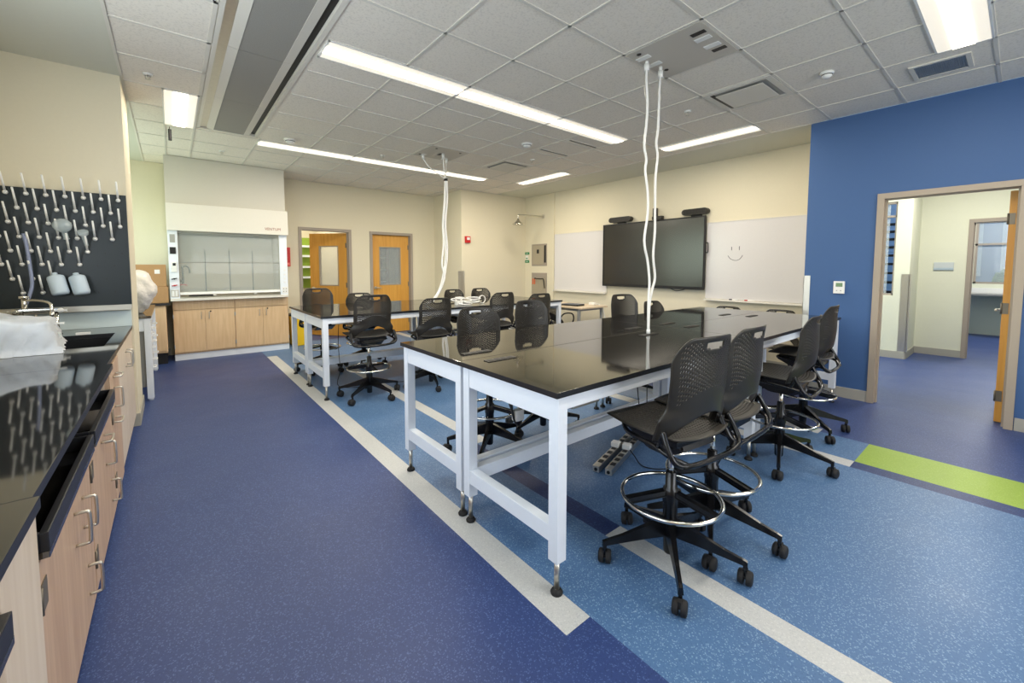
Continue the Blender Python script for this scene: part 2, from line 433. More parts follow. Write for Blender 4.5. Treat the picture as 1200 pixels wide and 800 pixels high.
frame_x('trim_4', 0.035, 0.94, 2.15, XB-0.02, XB+0.16, 'grey_frame')
def door_leaf(name, w, h, loc, rz, window=None, side=1):
    """leaf hinged at its local origin and reaching along -x"""
    e = bpy.data.objects.new(name, None); C.objects.link(e); e.location = loc; e.rotation_euler = (0, 0, rz); e['kind'] = 'structure'
    bm = nb()
    wall_holes(bm, 'y', 0.0, 0.045, -w, 0, 0.008, h, [window] if window else [])
    obj('door_leaf', bm, 'door_wood', e)
    if window:
        a, b, c, d = window; bm = nb()
        for (x0, x1, z0, z1) in ((a, b, c, c+0.02), (a, b, d-0.02, d), (a, a+0.02, c, d), (b-0.02, b, c, d)): box(bm, x0, x1, -0.006, 0.051, z0, z1, 0.002)
        obj('window_frame', bm, 'grey_frame', e)
        bm = nb(); box(bm, a+0.01, b-0.01, 0.019, 0.025, c+0.01, d-0.01); obj('window_pane', bm, 'pane', e)
    bm = nb()
    for yy, s in ((0, -1), (0.045, 1)):
        cyl(bm, (-w+0.07, yy, 1.0), (-w+0.07, yy+s*0.012, 1.0), 0.03); cyl(bm, (-w+0.07, yy, 1.0), (-w+0.07, yy+s*0.05, 1.0), 0.01)
        tube(bm, [(-w+0.07, yy+s*0.05, 1.0), (-w+0.12, yy+s*0.055, 1.0), (-w+0.19, yy+s*0.05, 0.995)], 0.009)
    obj('door_handle', bm, 'steel', e)
    for z in (0.25, h/2, h-0.25):
        bm = nb(); box(bm, -0.035, 0.004, -0.003, 0.003, z-0.05, z+0.05); cyl(bm, (0.004, -0.004, z-0.05), (0.004, -0.004, z+0.05), 0.007, seg=8); box(bm, 0.0, 0.002, 0, 0.04, z-0.05, z+0.05)
        obj('hinge', bm, 'hinge_metal', e)
    return e
door_leaf('door_1', 0.88, 2.135, (D1[1]-0.012, YB+0.09, 0), math.radians(-52), (-0.66, -0.20, 1.05, 1.88))
door_leaf('door_2', 0.855, 2.13, (D2[1]-0.006, YB+0.06, 0), 0, (-0.69, -0.20, 1.05, 1.88))
door_leaf('door_3', 0.90, 2.13, (XB+0.17, 0.102, 0), math.radians(180.0), None)

# room behind the back doors
bm = nb(); box(bm, 0.7, 5.3, 11.9, 12.0, 0, CH); box(bm, 0.7, 0.8, YB+0.12, 12.0, 0, CH); box(bm, 5.2, 5.3, YB+0.12, 12.0, 0, CH)
box(bm, 3.0, 3.1, YB+0.30, 11.9, 0, CH); struct('wall_back_room', bm, 'cream')
bm = nb(); box(bm, 0.7, 5.3, YB+0.1, 12, CH, CH+0.05); struct('ceiling_back_room', bm, 'gyp')
bm = nb(); box(bm, 1.9, 3.0, 11.86, 11.9, 0.9, 2.2)
o = obj('wall_board', bm, 'lime'); tag(o, 'lime green board on the wall seen through the open yellow door', 'wall panel')
bm = nb()
for z in (1.15, 1.42, 1.7, 1.95): box(bm, 2.0, 2.9, 11.70, 11.86, z, z+0.05)
o = obj('wall_shelf', bm, 'white_paint'); tag(o, 'white shelves fixed over the lime green wall behind the open door', 'shelf')
area('lamp_back_room', (2.0, 10.6, CH-0.05), (0, 0, 0), 0.6, 1.2, 45, (1, 0.93, 0.8))
area('lamp_back_room_right', (4.1, 10.6, CH-0.05), (0, 0, 0), 0.6, 1.2, 2, (1, 0.93, 0.8))

t = thing('inner_door', 'dark glazed inner door with white glazing bars seen through the closed yellow door', 'door', (0, 0, 0))
bm = nb(); box(bm, 4.15, 4.35, 11.84, 11.9, 0, 2.2); box(bm, 4.9, 5.0, 11.84, 11.9, 0, 2.2); obj('door_frame', bm, mat('rust', srgb(140, 92, 72), 0.6), t)
bm = nb(); box(bm, 4.35, 4.9, 11.86, 11.89, 0.02, 2.2); obj('door_glass', bm, 'dark', t)
bm = nb()
for z in (1.0, 1.35, 1.7, 2.05): box(bm, 4.35, 4.9, 11.84, 11.86, z, z+0.03)
box(bm, 4.61, 4.64, 11.84, 11.86, 0.1, 2.2); obj('glazing_bar', bm, 'white_paint', t)
# hall beyond the blue wall
bm = nb(); wall_holes(bm, 'x', 9.74, 9.86, -3.2, 1.11, 0, CH, [(-0.42, 0.515, 0, 2.15)]); struct('wall_hall', bm, 'cream_far')
bm = nb(); box(bm, 8.9, 9.86, 1.11, 1.25, 0, CH); wall_holes(bm, 'x', 8.9, 9.02, 1.25, 4.7, 0, CH, [(1.29, 2.5, 1.0, 2.48)]); struct('wall_hall_left', bm, 'cream_far')
bm = nb(); box(bm, XT+0.12, 9.0, 4.6, 4.7, 0, CH); struct('wall_hall_end', bm, 'cream_far')
bm = nb(); box(bm, XB, 16.2, -3.3, -3.2, 0, CH); struct('wall_hall_near', bm, 'cream_far')
bm = nb(); box(bm, XB+0.14, 16.2, -3.3, 1.5, CH, CH+0.05); box(bm, XT+0.12, 9.1, 1.5, 4.7, CH, CH+0.05); struct('ceiling_hall', bm, 'gyp')
frame_x('trim_5', -0.42, 0.515, 2.15, 9.72, 9.88, 'taupe')
baseboard('baseboard_hall', [(9.728, 9.74, 0.565, 1.11), (8.9, 9.74, 1.098, 1.11), (8.888, 8.9, 1.11, 4.6)])
bm = nb(); wall_holes(bm, 'x', 13.6, 13.72, -3.2, 1.5, 0, CH, [(-0.75, 0.68, 1.10, 2.45)]); struct('wall_far_room', bm, 'cream_far')
bm = nb()
for (y0, y1, z0, z1) in ((-0.75, 0.68, 1.10, 1.14), (-0.75, 0.68, 2.41, 2.45), (-0.75, 0.68, 1.93, 1.97), (-0.75, -0.71, 1.1, 2.45), (0.64, 0.68, 1.1, 2.45), (-0.06, -0.02, 1.1, 2.45)):
    box(bm, 13.62, 13.70, y0, y1, z0, z1)
w = struct('window_2', bm, 'taupe'); bm = nb(); box(bm, 13.655, 13.66, -0.73, 0.66, 1.12, 2.43); obj('window_pane', bm, 'pane', w)
bm = nb()
for (y0, y1, z0, z1) in ((1.29, 2.5, 1.0, 1.03), (1.29, 2.5, 2.45, 2.48), (1.29, 1.31, 1.0, 2.48), (2.46, 2.5, 1.0, 2.48), (1.29, 2.5, 2.24, 2.27)):
    box(bm, 8.92, 9.0, y0, y1, z0, z1)
w = struct('window_3', bm, 'taupe'); bm = nb(); box(bm, 8.955, 8.96, 1.38, 2.48, 1.02, 2.46); obj('window_pane', bm, 'pane', w)
bm = nb(); box(bm, 8.894, 8.9, 1.085, 1.20, 0.116, 1.34); box(bm, 8.894, 8.99, 1.104, 1.11, 0.116, 1.34)
o = obj('corner_guard', bm, 'steel'); tag(o, 'tall steel corner guard on the hall corner seen through the right doorway', 'corner guard')
o = bm = nb(); box(bm, 9.722, 9.74, 0.70, 0.93, 1.40, 1.53, 0.004)
rs = thing('room_sign', 'pale grey room sign on the hall wall seen through the right doorway', 'sign', (0, 0, 0))
obj('sign_plate', bm, mat('sign_grey', srgb(196, 204, 206), 0.5), rs)
bm = nb(); box(bm, 9.719, 9.724, 0.705, 0.925, 1.405, 1.44); obj('sign_strip', bm, mat('sign_blue', srgb(170, 188, 200), 0.5), rs)
# far room bench
t = thing('laboratory_counter', 'pale grey wall counter under the window of the far room beyond the hall', 'counter', (0, 0, 0))
bm = nb(); box(bm, 12.9, 13.59, -1.6, 1.2, 0.87, 0.91, 0.004); obj('worktop', bm, 'grey_panel', t)
bm = nb(); box(bm, 12.98, 13.59, -1.5, 0.14, 0.08, 0.87, 0.003); obj('cabinet_body', bm, 'white_plastic', t)
bm = nb()
box(bm, 13.55, 13.595, -1.6, 1.2, 0.91, 1.01); obj('backsplash', bm, 'white_plastic', t)
bm = nb(); box(bm, -25, 30, -25, 30, -0.6, -0.35); struct('ground', bm, 'grass')
# escape stair and house outside the hall windows
st = thing('outdoor_staircase', 'dark steel outdoor staircase seen through the narrow hall window', 'staircase', (0, 0, 0))
bm = nb()
for k in range(14): box(bm, 10.4+k*0.27, 10.68+k*0.27, 1.45, 2.75, -0.1+k*0.20, -0.05+k*0.20)
obj('tread', bm, 'dark', st)
bm = nb(); obox(bm, (10.2, 1.43, -0.35), (14.2, 1.43, 2.65), 0.04, 0.24); obox(bm, (10.2, 2.77, -0.35), (14.2, 2.77, 2.65), 0.04, 0.24); obj('stringer', bm, 'dark', st)
bm = nb(); tube(bm, [(10.4, 2.77, 0.8), (14.2, 2.77, 3.65)], 0.02, n=1)
for k in range(8): cyl(bm, (10.5+k*0.5, 2.77, -0.1+k*0.375), (10.5+k*0.5, 2.77, 0.875+k*0.375), 0.012, seg=8)
obj('handrail', bm, 'dark', st)
bm = nb()
for y in (1.43, 2.77): box(bm, 14.1, 14.2, y-0.05, y+0.05, -0.35, 2.7)
obj('post', bm, 'dark', st)
hs = thing('house', 'blue grey clapboard house outside the far window', 'house', (0, 0, 0))
bm = nb()
for k in range(46): prism(bm, [(19.0, -0.3+k*0.12), (18.985, -0.3+k*0.12), (19.0, -0.3+k*0.12+0.119)], 'y', 0.36, 3.4)
box(bm, 19.0, 23, 0.36, 3.4, -0.35, 5.2); obj('wall', bm, 'siding', hs)
bm = nb(); box(bm, 18.95, 18.99, 0.80, 1.4, 1.2, 2.9); box(bm, 18.95, 19.0, 0.34, 0.42, -0.35, 5.2); obj('window_trim', bm, 'white_plastic', hs)
bm = nb(); prism(bm, [(0.1, 5.2), (3.7, 5.2), (1.9, 6.8)], 'x', 18.7, 23.2); obj('roof', bm, 'taupe', hs)
def leafy(name, label, c, R, n, seed, h0):
    rnd = random.Random(seed); t = thing(name, label, 'tree', (c[0], c[1], 0))
    bm = nb(); cyl(bm, (0, 0, -0.36), (0, 0, c[2]), 0.16, 0.07, 10)
    for k in range(6):
        a = k*1.05; cyl(bm, (0, 0, c[2]*0.6), (math.cos(a)*R*0.6, math.sin(a)*R*0.6, c[2]+0.3*R), 0.05, 0.02, 6)
    obj('trunk', bm, 'brass' if False else 'maple', t)
    bm = nb()
    for k in range(n):
        while True:
            p = Vector((rnd.uniform(-1, 1), rnd.uniform(-1, 1), rnd.uniform(-1, 1)))
            if 0.35 < p.length < 1: break
        p = Vector((p.x*R, p.y*R, c[2]+p.z*h0)); d = Vector((rnd.uniform(-1, 1), rnd.uniform(-1, 1), rnd.uniform(-1, 1))).normalized()*0.13
        e = d.orthogonal().normalized()*0.09
        bm.faces.new([bm.verts.new(q) for q in (p-d, p-e, p+d, p+e)])
    obj('foliage', bm, 'leaf', t)
leafy('tree', 'green tree outside the far room window, right of the house', (17.2, 0.20, 0.95), 0.30, 420, 3, 0.45)
leafy('tree', 'large green tree outside the bay window, mirrored in the wall screen', (-4.2, 9.6, 2.2), 1.7, 2600, 5, 1.7)

# left window with frame (opens the left wall above the counter)
bm = nb()
for y in (-0.2, 0.98, 2.16, 3.36): box(bm, -1.25, -1.17, y, y+0.04, 1.2, 2.7)
for z in (1.2, 2.66): box(bm, -1.25, -1.17, -0.2, 3.4, z, z+0.04)
w = struct('window_1', bm, 'taupe'); bm = nb(); box(bm, -1.215, -1.21, -0.18, 3.38, 1.22, 2.68); obj('window_pane', bm, 'pane', w)
bm = nb()
for x in (0.6, 1.9, 3.2, 4.56): box(bm, x, x+0.04, -3.18, -3.10, 1.15, 2.65)
for z in (1.15, 2.61): box(bm, 0.6, 4.6, -3.18, -3.10, z, z+0.04)
w = struct('window_4', bm, 'taupe'); bm = nb(); box(bm, 0.62, 4.58, -3.145, -3.14, 1.17, 2.63); obj('window_pane', bm, 'pane', w)

# ---------------------------------------------------------------- ceiling lights
LC = (1, 0.905, 0.76)
def troffer(x0, x1, y0, y1, label, power=21, group='recessed linear ceiling lights'):
    t = thing('ceiling_light', label, 'ceiling light', ((x0+x1)/2, (y0+y1)/2, CH), 0, group)
    w, d = (x1-x0)/2, (y1-y0)/2
    lx = w > d
    def B(bm, a0, a1, b0, b1, z0, z1, bev=0):
        if lx: box(bm, a0, a1, b0, b1, z0, z1, bev)
        else: box(bm, b0, b1, a0, a1, z0, z1, bev)
    L, Hh = (w, d) if lx else (d, w)
    bm = nb(); s = 0.014
    B(bm, -L, L, -Hh, -Hh+s, -0.006, 0.0045); B(bm, -L, L, Hh-s, Hh, -0.006, 0.0045); B(bm, -L, -L+s, -Hh, Hh, -0.006, 0.0045); B(bm, L-s, L, -Hh, Hh, -0.006, 0.0045)
    obj('light_frame', bm, 'white_plastic', t)
    bm = nb(); q = Hh-s; B(bm, -L+s, L-s, -q, -q*0.42, -0.0045, 0.003); B(bm, -L+s, L-s, q*0.42, q, -0.0045, 0.003); obj('reflector', bm, 'wing_glow', t)
    bm = nb(); B(bm, -L+s, L-s, -q*0.42, q*0.42, -0.010, 0.003); obj('diffuser', bm, 'lens', t)
    l = bpy.data.lights.new('ceiling_lamp', 'AREA'); l.shape = 'RECTANGLE'; l.energy = power; l.color = LC
    l.size, l.size_y = (2*L*0.97, 2*Hh*0.38) if lx else (2*Hh*0.38, 2*L*0.97)
    lo = bpy.data.objects.new('ceiling_lamp', l); C.objects.link(lo); lo.parent = t; lo.location = (0, 0, -0.014)
    return t
TY = 3.255
for i, nm in enumerate(('leftmost', 'middle', 'rightmost')):
    troffer(GX[2*i], GX[2*i+2], TY, TY+0.3, f'long lit ceiling light, {nm} of the three in the nearer row')
TY = 6.303
for i, nm in enumerate(('leftmost', 'middle', 'rightmost')):
    troffer(GX[2*i], GX[2*i+2], TY, TY+0.3, f'long lit ceiling light, {nm} of the three in the far row by the doors')
troffer(5.22, 5.52, 5.083, 6.303, 'short looking lit ceiling light near the far corner with the shower')
troffer(5.22, 5.52, 2.035, 3.255, 'lit ceiling light beside the screen wall above the right whiteboard')
troffer(3.386, 4.605, 0.206, 0.506, 'large lit ceiling light at the top right corner of the photo')
troffer(0.948, 2.167, 0.206, 0.506, 'added unseen ceiling light over the front of the room beside the camera')  # out of view, added to balance the room light
troffer(0.0, 0.28, 5.083, 6.303, 'lit ceiling light left of the grey chilled beam, near the fume hood', 12)
troffer(0.0, 0.28, 2.06, 3.235, 'lit ceiling light at the top edge of the photo above the left aisle', 12)
troffer(3.386, 4.605, -1.9, -1.6, 'added unseen ceiling light at the front of the room behind the camera')  # out of view, added for light from behind the camera
area('hall_fill_top', (7.9, 0.3, CH-0.02), (0, 0, 0), 1.2, 0.6, 75, (1, 0.95, 0.85))  # added fill that keeps the hall bright; no fixture modelled

# chilled beam
t = thing('chilled_beam', 'long grey perforated ceiling beam with white flanges above the aisle', 'ceiling beam', (0, 0, CH))
bm = nb(); box(bm, 0.30, 0.33, -3.0, 6.22, -0.004, 0.06); box(bm, 0.885, 0.92, -3.0, 6.22, -0.004, 0.06); box(bm, 0.30, 0.92, 6.20, 6.22, -0.004, 0.06); obj('beam_frame', bm, 'tbar', t)
bm = nb(); box(bm, 0.33, 0.395, -3.0, 6.2, 0.012, 0.06); obj('air_slot', bm, 'steel', t)
bm = nb(); box(bm, 0.83, 0.885, -3.0, 6.2, 0.03, 0.07); obj('air_slot', bm, 'dark', t)
bpm = mat('beam_panel', srgb(150, 148, 142), 0.6, noise=0.25, nscale=150)
ys = [-3.0, -0.45, 1.35, 2.6, 3.83, 5.03, 6.2]
for i in range(len(ys)-1):
    bm = nb(); prism(bm, [(0.46, 0.0), (0.765, 0.0), (0.765, 0.05), (0.46, 0.05)], 'y', ys[i]+0.003, ys[i+1]-0.003); obj('beam_panel', bm, bpm, t)
bm = nb()
for i in range(len(ys)-1):
    prism(bm, [(0.395, 0.006), (0.46, -0.004), (0.46, 0.04), (0.395, 0.04)], 'y', ys[i]+0.002, ys[i+1]-0.002)
    prism(bm, [(0.765, -0.004), (0.83, 0.006), (0.83, 0.04), (0.765, 0.04)], 'y', ys[i]+0.002, ys[i+1]-0.002)
obj('flange', bm, 'tbar', t)

# ceiling power panels, diffusers, detectors
def power_panel(x0, y0, label, sockets):
    t = thing('ceiling_power_panel', label, 'ceiling panel', (x0, y0, CH), 0)
    bm = nb(); box(bm, 0.012, 0.598, 0.012, 0.598, -0.006, 0.003); obj('panel', bm, mat('panel_metal', srgb(196, 190, 180), 0.5), t)
    for (x, y, kind) in sockets:
        bm = nb()
        if kind == 'hole': cyl(bm, (x, y, -0.010), (x, y, -0.0055), 0.017); obj('socket', bm, 'dark', t)
        elif kind == 'slot': box(bm, x-0.022, x+0.022, y-0.05, y+0.05, -0.0085, -0.0055); obj('socket', bm, 'dark', t)
        else: box(bm, x-0.026, x+0.026, y-0.055, y+0.055, -0.011, -0.0055, 0.002); obj('socket_plate', bm, 'white_plastic', t)
power_panel(2.777, 1.426, 'grey metal power panel in the ceiling above the front lab tables', [(0.07, 0.52, 'hole'), (0.145, 0.53, 'plate'), (0.30, 0.53, 'plate'), (0.46, 0.52, 'hole'), (0.14, 0.09, 'slot'), (0.23, 0.10, 'plate'), (0.37, 0.10, 'plate'), (0.46, 0.09, 'slot')])
power_panel(2.777, 5.083, 'grey metal power panel in the ceiling above the back lab tables', [(0.07, 0.50, 'hole'), (0.13, 0.50, 'plate'), (0.46, 0.50, 'plate'), (0.12, 0.10, 'hole'), (0.50, 0.10, 'hole'), (0.30, 0.33, 'slot')])
def diffuser(x0, y0, label):
    t = thing('air_diffuser', label, 'air vent', (x0, y0, CH), 0, 'square ceiling air diffusers')
    bm = nb(); prism(bm, [(0.01, 0.01), (0.6, 0.01), (0.6, 0.6), (0.01, 0.6)], 'z', 0.001, 0.0035); obj('back_plate', bm, 'grey_panel', t)
    bm = nb(); box(bm, 0.07, 0.54, 0.515, 0.548, -0.004, 0.0005); obj('air_slot', bm, 'dark', t)
    bm = nb()
    for (a, b, c, d) in ((0.01, 0.6, 0.01, 0.06), (0.01, 0.6, 0.55, 0.6), (0.01, 0.06, 0.06, 0.55), (0.55, 0.6, 0.06, 0.55)): box(bm, a, b, c, d, -0.006, 0.002, 0.002)
    obj('vent_frame', bm, 'tbar', t)
    bm = nb(); box(bm, 0.10, 0.51, 0.10, 0.51, -0.016, -0.010, 0.004)
    for p in ((0.14, 0.14), (0.47, 0.14), (0.14, 0.47), (0.47, 0.47)): cyl(bm, (p[0], p[1], -0.011), (p[0], p[1], 0.002), 0.006, seg=8)
    obj('centre_plate', bm, 'tbar', t)
diffuser(3.996, 1.43, 'square air diffuser above the right end of the front tables')
diffuser(3.996, 5.083, 'square air diffuser in the ceiling above the far table row')
t = thing('ceiling_grille', 'rectangular mesh air grille in the ceiling close to the blue wall', 'air vent', (4.76, 0.33, CH))
bm = nb()
for (a, b, c, d) in ((0, 0.35, 0, 0.03), (0, 0.35, 0.32, 0.35), (0, 0.03, 0.03, 0.32), (0.32, 0.35, 0.03, 0.32)): box(bm, a, b, c, d, -0.008, 0.004, 0.002)
obj('vent_frame', bm, 'tbar', t)
bm = nb()
for k in range(24): box(bm, 0.03, 0.32, 0.034+k*0.012, 0.038+k*0.012, -0.005, -0.001)
for k in range(24): box(bm, 0.034+k*0.012, 0.038+k*0.012, 0.03, 0.32, -0.004, -0.002)
obj('mesh_screen', bm, 'steel', t); bm = nb(); box(bm, 0.03, 0.32, 0.03, 0.32, 0.0, 0.003); obj('back_plate', bm, 'grey_panel', t)
def detector(x, y, label, r=0.07):
    t = thing('smoke_detector', label, 'smoke detector', (x, y, CH))
    bm = nb(); lathe(bm, [(r, 0.003), (r, -0.012), (r*0.92, -0.02)], (0, 0, 0)); obj('mounting_base', bm, 'white_plastic', t)
    bm = nb(); lathe(bm, [(r*0.78, -0.02), (r*0.74, -0.034), (r*0.45, -0.046), (0.001, -0.048)], (0, 0, 0)); obj('detector_cover', bm, 'white_plastic', t)
    bm = nb(); lathe(bm, [(r*0.81, -0.019), (r*0.81, -0.025)], (0, 0, 0)); obj('vent_ring', bm, 'dark', t)
detector(3.727, 4.25, 'round white smoke detector between the two rows of long ceiling lights')
detector(1.255, 6.05, 'round white smoke detector just behind the end of the chilled beam')
detector(4.336, 1.124, 'small white ceiling sensor between the square diffuser and the air grille', 0.05)
def sprinkler(x, y, label):
    t = thing('sprinkler', label, 'sprinkler', (x, y, CH), 0, 'ceiling sprinklers')
    bm = nb(); lathe(bm, [(0.035, 0.004), (0.033, -0.006), (0.012, -0.008)], (0, 0, 0)); obj('escutcheon', bm, 'white_plastic', t)
    bm = nb(); cyl(bm, (0, 0, -0.008), (0, 0, -0.028), 0.007, seg=8); tube(bm, [(0.014, 0, -0.01), (0.014, 0, -0.025), (0.0, 0, -0.04)], 0.003); tube(bm, [(-0.014, 0, -0.01), (-0.014, 0, -0.025), (0.0, 0, -0.04)], 0.003)
    lathe(bm, [(0.02, -0.04), (0.02, -0.043)], (0, 0, 0), 10); obj('nozzle', bm, 'steel', t)
sprinkler(4.27, 2.31, 'small sprinkler head right of the hanging white cables'); sprinkler(4.33, 4.81, 'small sprinkler head near the far diffuser')
sprinkler(-0.087, 4.804, 'small sprinkler head in the ceiling left of the chilled beam'); sprinkler(0.626, 7.256, 'small sprinkler head in the ceiling in front of the fume hood')
sprinkler(2.48, 6.04, 'small sprinkler head in front of the far row of lights')
t = thing('ceiling_track', 'pair of thin slotted linear vents in the ceiling between the light rows', 'air vent', (0, 0, CH))
for (y, a, b) in ((3.74, 4.02, 4.58), (4.28, 4.02, 4.58)):
    bm = nb(); box(bm, a, b, y, y+0.06, -0.005, 0.002, 0.001); obj('vent_frame', bm, 'tbar', t)
    bm = nb(); box(bm, a+0.02, b-0.02, y+0.018, y+0.042, -0.0065, -0.004); obj('slot', bm, 'dark', t)
t = thing('hanging_reel', 'small black hanging cord grip below the left ceiling light', 'cord', (0.055, 6.40, CH))
bm = nb(); tube(bm, [(0, 0, 0), (0, 0, -0.03)], 0.004, n=1); tube(bm, [(0, 0, -0.03), (0, 0, -0.06), (0, 0, -0.15), (0, 0, -0.155)], 0.016, n=2); obj('cord_grip', bm, 'dark', t)

# ---------------------------------------------------------------- lab tables
def lab_table(x0, y0, L, label, rail_side, group):
    W = 0.760; t = thing('lab_table', label, 'table', (x0, y0, 0), 0, group)
    bm = nb(); box(bm, 0, L, 0, W, 0.889, 0.914, 0.002); edge_mat(bm)
    obj('tabletop', bm, ['epoxy', 'epoxy_edge'], t)
    lw = 0.056
    for (lx, ly) in ((0.02, 0.012), (0.02, W-0.012-lw), (L-0.02-lw, 0.012), (L-0.02-lw, W-0.012-lw)):
        bm = nb(); box(bm, lx, lx+lw, ly, ly+lw, 0.155, 0.888, 0.003)
        for z in (0.45, 0.68): cyl(bm, (lx+lw*0.5, ly-0.001 if ly > W/2 else ly+lw+0.001, z), (lx+lw*0.5, ly+0.002 if ly > W/2 else ly+lw-0.002, z), 0.005, seg=8)
        leg = obj('leg', bm, 'white_paint', t)
        bm = nb(); cx, cy = lx+lw/2, ly+lw/2; cyl(bm, (cx, cy, 0.02), (cx, cy, 0.16), 0.0125); obj('leg_extension', bm, 'steel', leg)
        bm = nb(); lathe(bm, [(0.026, 0.0), (0.028, 0.008), (0.022, 0.018), (0.013, 0.024)], (cx, cy, 0)); obj('levelling_foot', bm, 'black_rubber', leg)
    for lx in (0.02, L-0.02-lw):
        bm = nb(); box(bm, lx+0.003, lx+lw-0.003, 0.012+lw, W-0.012-lw, 0.778, 0.888, 0.003); obj('end_rail', bm, 'white_paint', t)
        bm = nb(); box(bm, lx+0.003, lx+lw-0.003, 0.012+lw, W-0.012-lw, 0.235, 0.31, 0.003); obj('lower_rail', bm, 'white_paint', t)
    for ly in (0.015, W-0.065):
        bm = nb(); box(bm, 0.02+lw, L-0.02-lw, ly, ly+0.05, 0.828, 0.888, 0.003); obj('apron', bm, 'white_paint', t)
    ly = 0.015 if rail_side < 0 else W-0.065
    bm = nb(); box(bm, 0.02+lw, L-0.02-lw, ly, ly+0.05, 0.235, 0.31, 0.003); obj('lower_rail', bm, 'white_paint', t)
    bm = nb(); box(bm, 0.12, 0.30, 0.022, 0.06, 0.815, 0.828, 0.002); obj('pull_handle', bm, 'steel', t)
    return t
LT = 2.134
g1 = 'black topped white frame lab tables of the front cluster'
lab_table(1.215, 1.19, LT-0.004, 'black topped white lab table nearest the camera, front left of its cluster', 1, g1)
lab_table(1.215, 1.953, LT-0.004, 'black topped white lab table behind the nearest one, left half of the front cluster', -1, g1)
lab_table(1.215+LT, 1.19, LT-0.004, 'black topped white lab table at the front right, beside the blue wall', 1, g1)
lab_table(1.215+LT, 1.953, LT-0.004, 'black topped white lab table at the back right of the front cluster, facing the whiteboard', -1, g1)
g2 = 'black topped white frame lab tables of the back cluster'
lab_table(1.205, 4.655, 1.825, 'black topped white lab table at the left front of the back cluster', 1, g2)
lab_table(1.205, 5.418, 1.825, 'black topped white lab table at the left rear of the back cluster', -1, g2)
lab_table(1.205+1.829, 4.655, 1.825, 'black topped white lab table at the right front of the back cluster', 1, g2)
lab_table(1.205+1.829, 5.418, 1.825, 'black topped white lab table at the right rear of the back cluster', -1, g2)
# flush power outlets in the table tops
def outlet(x, y, label):
    t = thing('table_outlet', label, 'power outlet', (x, y, 0.914), 0, 'flush power outlets in the table tops')
    bm = nb(); box(bm, -0.10, 0.10, -0.026, 0.026, 0.0, 0.004, 0.0015); obj('outlet_frame', bm, 'black_plastic', t)
    bm = nb(); box(bm, -0.09, 0.09, -0.019, 0.019, 0.0035, 0.0052); obj('outlet_face', bm, 'black_plastic', t)
    for k in range(4): bm = nb(); box(bm, -0.086+k*0.045, -0.058+k*0.045, -0.013, 0.013, 0.005, 0.0062); obj('socket', bm, 'dark', t)
    return t
outlet(1.43, 1.85, 'flush metal outlet strip at the near end of the closest table')
outlet(1.43, 2.09, 'flush metal outlet strip just across the joint from the near one')
outlet(2.86, 1.82, 'flush outlet strip where the white hanging cables reach the table')
outlet(3.05, 2.09, 'flush outlet strip left of the hanging cables, on the rear table half')
outlet(3.56, 1.83, 'flush outlet strip just right of the hanging cables')
outlet(3.56, 2.07, 'flush outlet strip on the rear table half behind the cables')
outlet(4.85, 1.83, 'flush outlet strip near the right end of the front table')
outlet(4.75, 2.07, 'flush outlet strip near the right end of the rear table')

# ---------------------------------------------------------------- stools
def panel_grid(nu, nv, fn, holes, cut=None):
    """perforated thin shell; fn(u,v)->Vector, holes(i,j)->hole scale or 0"""
    bm = nb()
    V = [[bm.verts.new(fn(-1+2*i/nu, j/nv)) for j in range(nv+1)] for i in range(nu+1)]
    for i in range(nu):
        for j in range(nv):
            if cut and cut(-1+2*(i+0.5)/nu, (j+0.5)/nv): continue
            q = [V[i][j], V[i+1][j], V[i+1][j+1], V[i][j+1]]
            h = holes(i, j)
            if h:
                c = sum((v.co for v in q), Vector())/4
                mids = [(q[k].co+q[(k+1) % 4].co)/2 for k in range(4)]
                inner = [bm.verts.new(c+(m-c)*h) for m in mids]
                for k in range(4):
                    a = q[k]; b = q[(k+1) % 4]
                    bm.faces.new((a, b, inner[k]))
                    bm.faces.new((b, inner[(k+1) % 4], inner[k]))
            else: bm.faces.new(q)
    for v in [v for v in bm.verts if not v.link_faces]: bm.verts.remove(v)
    return bm
def thicken(bm, t):
    bmesh.ops.recalc_face_normals(bm, faces=bm.faces)
    bmesh.ops.solidify(bm, geom=bm.faces[:], thickness=t)
    for f in bm.faces: f.smooth = True
def seat_bm():
    NU, NV = 26, 26
    def fn(u, v):
        w = 2*v-1
        k = 0.55
        x = u*((1-k)+k*math.sqrt(1-w*w/2)); y = w*((1-k)+k*math.sqrt(1-u*u/2))
        X = x*0.238*(1.0+0.04*y); Y = y*0.232+0.035
        Z = 0.696 + 0.014*x*x + 0.010*y - 0.07*max(0, y-0.55)**2 + 0.012*max(0, -y-0.5) - 0.012*(1-x*x)*(1-y*y)
        return Vector((X, Y, Z))
    return panel_grid(NU, NV, fn, lambda i, j: 0.74 if 2 <= i <= 23 and 2 <= j <= 23 else 0)
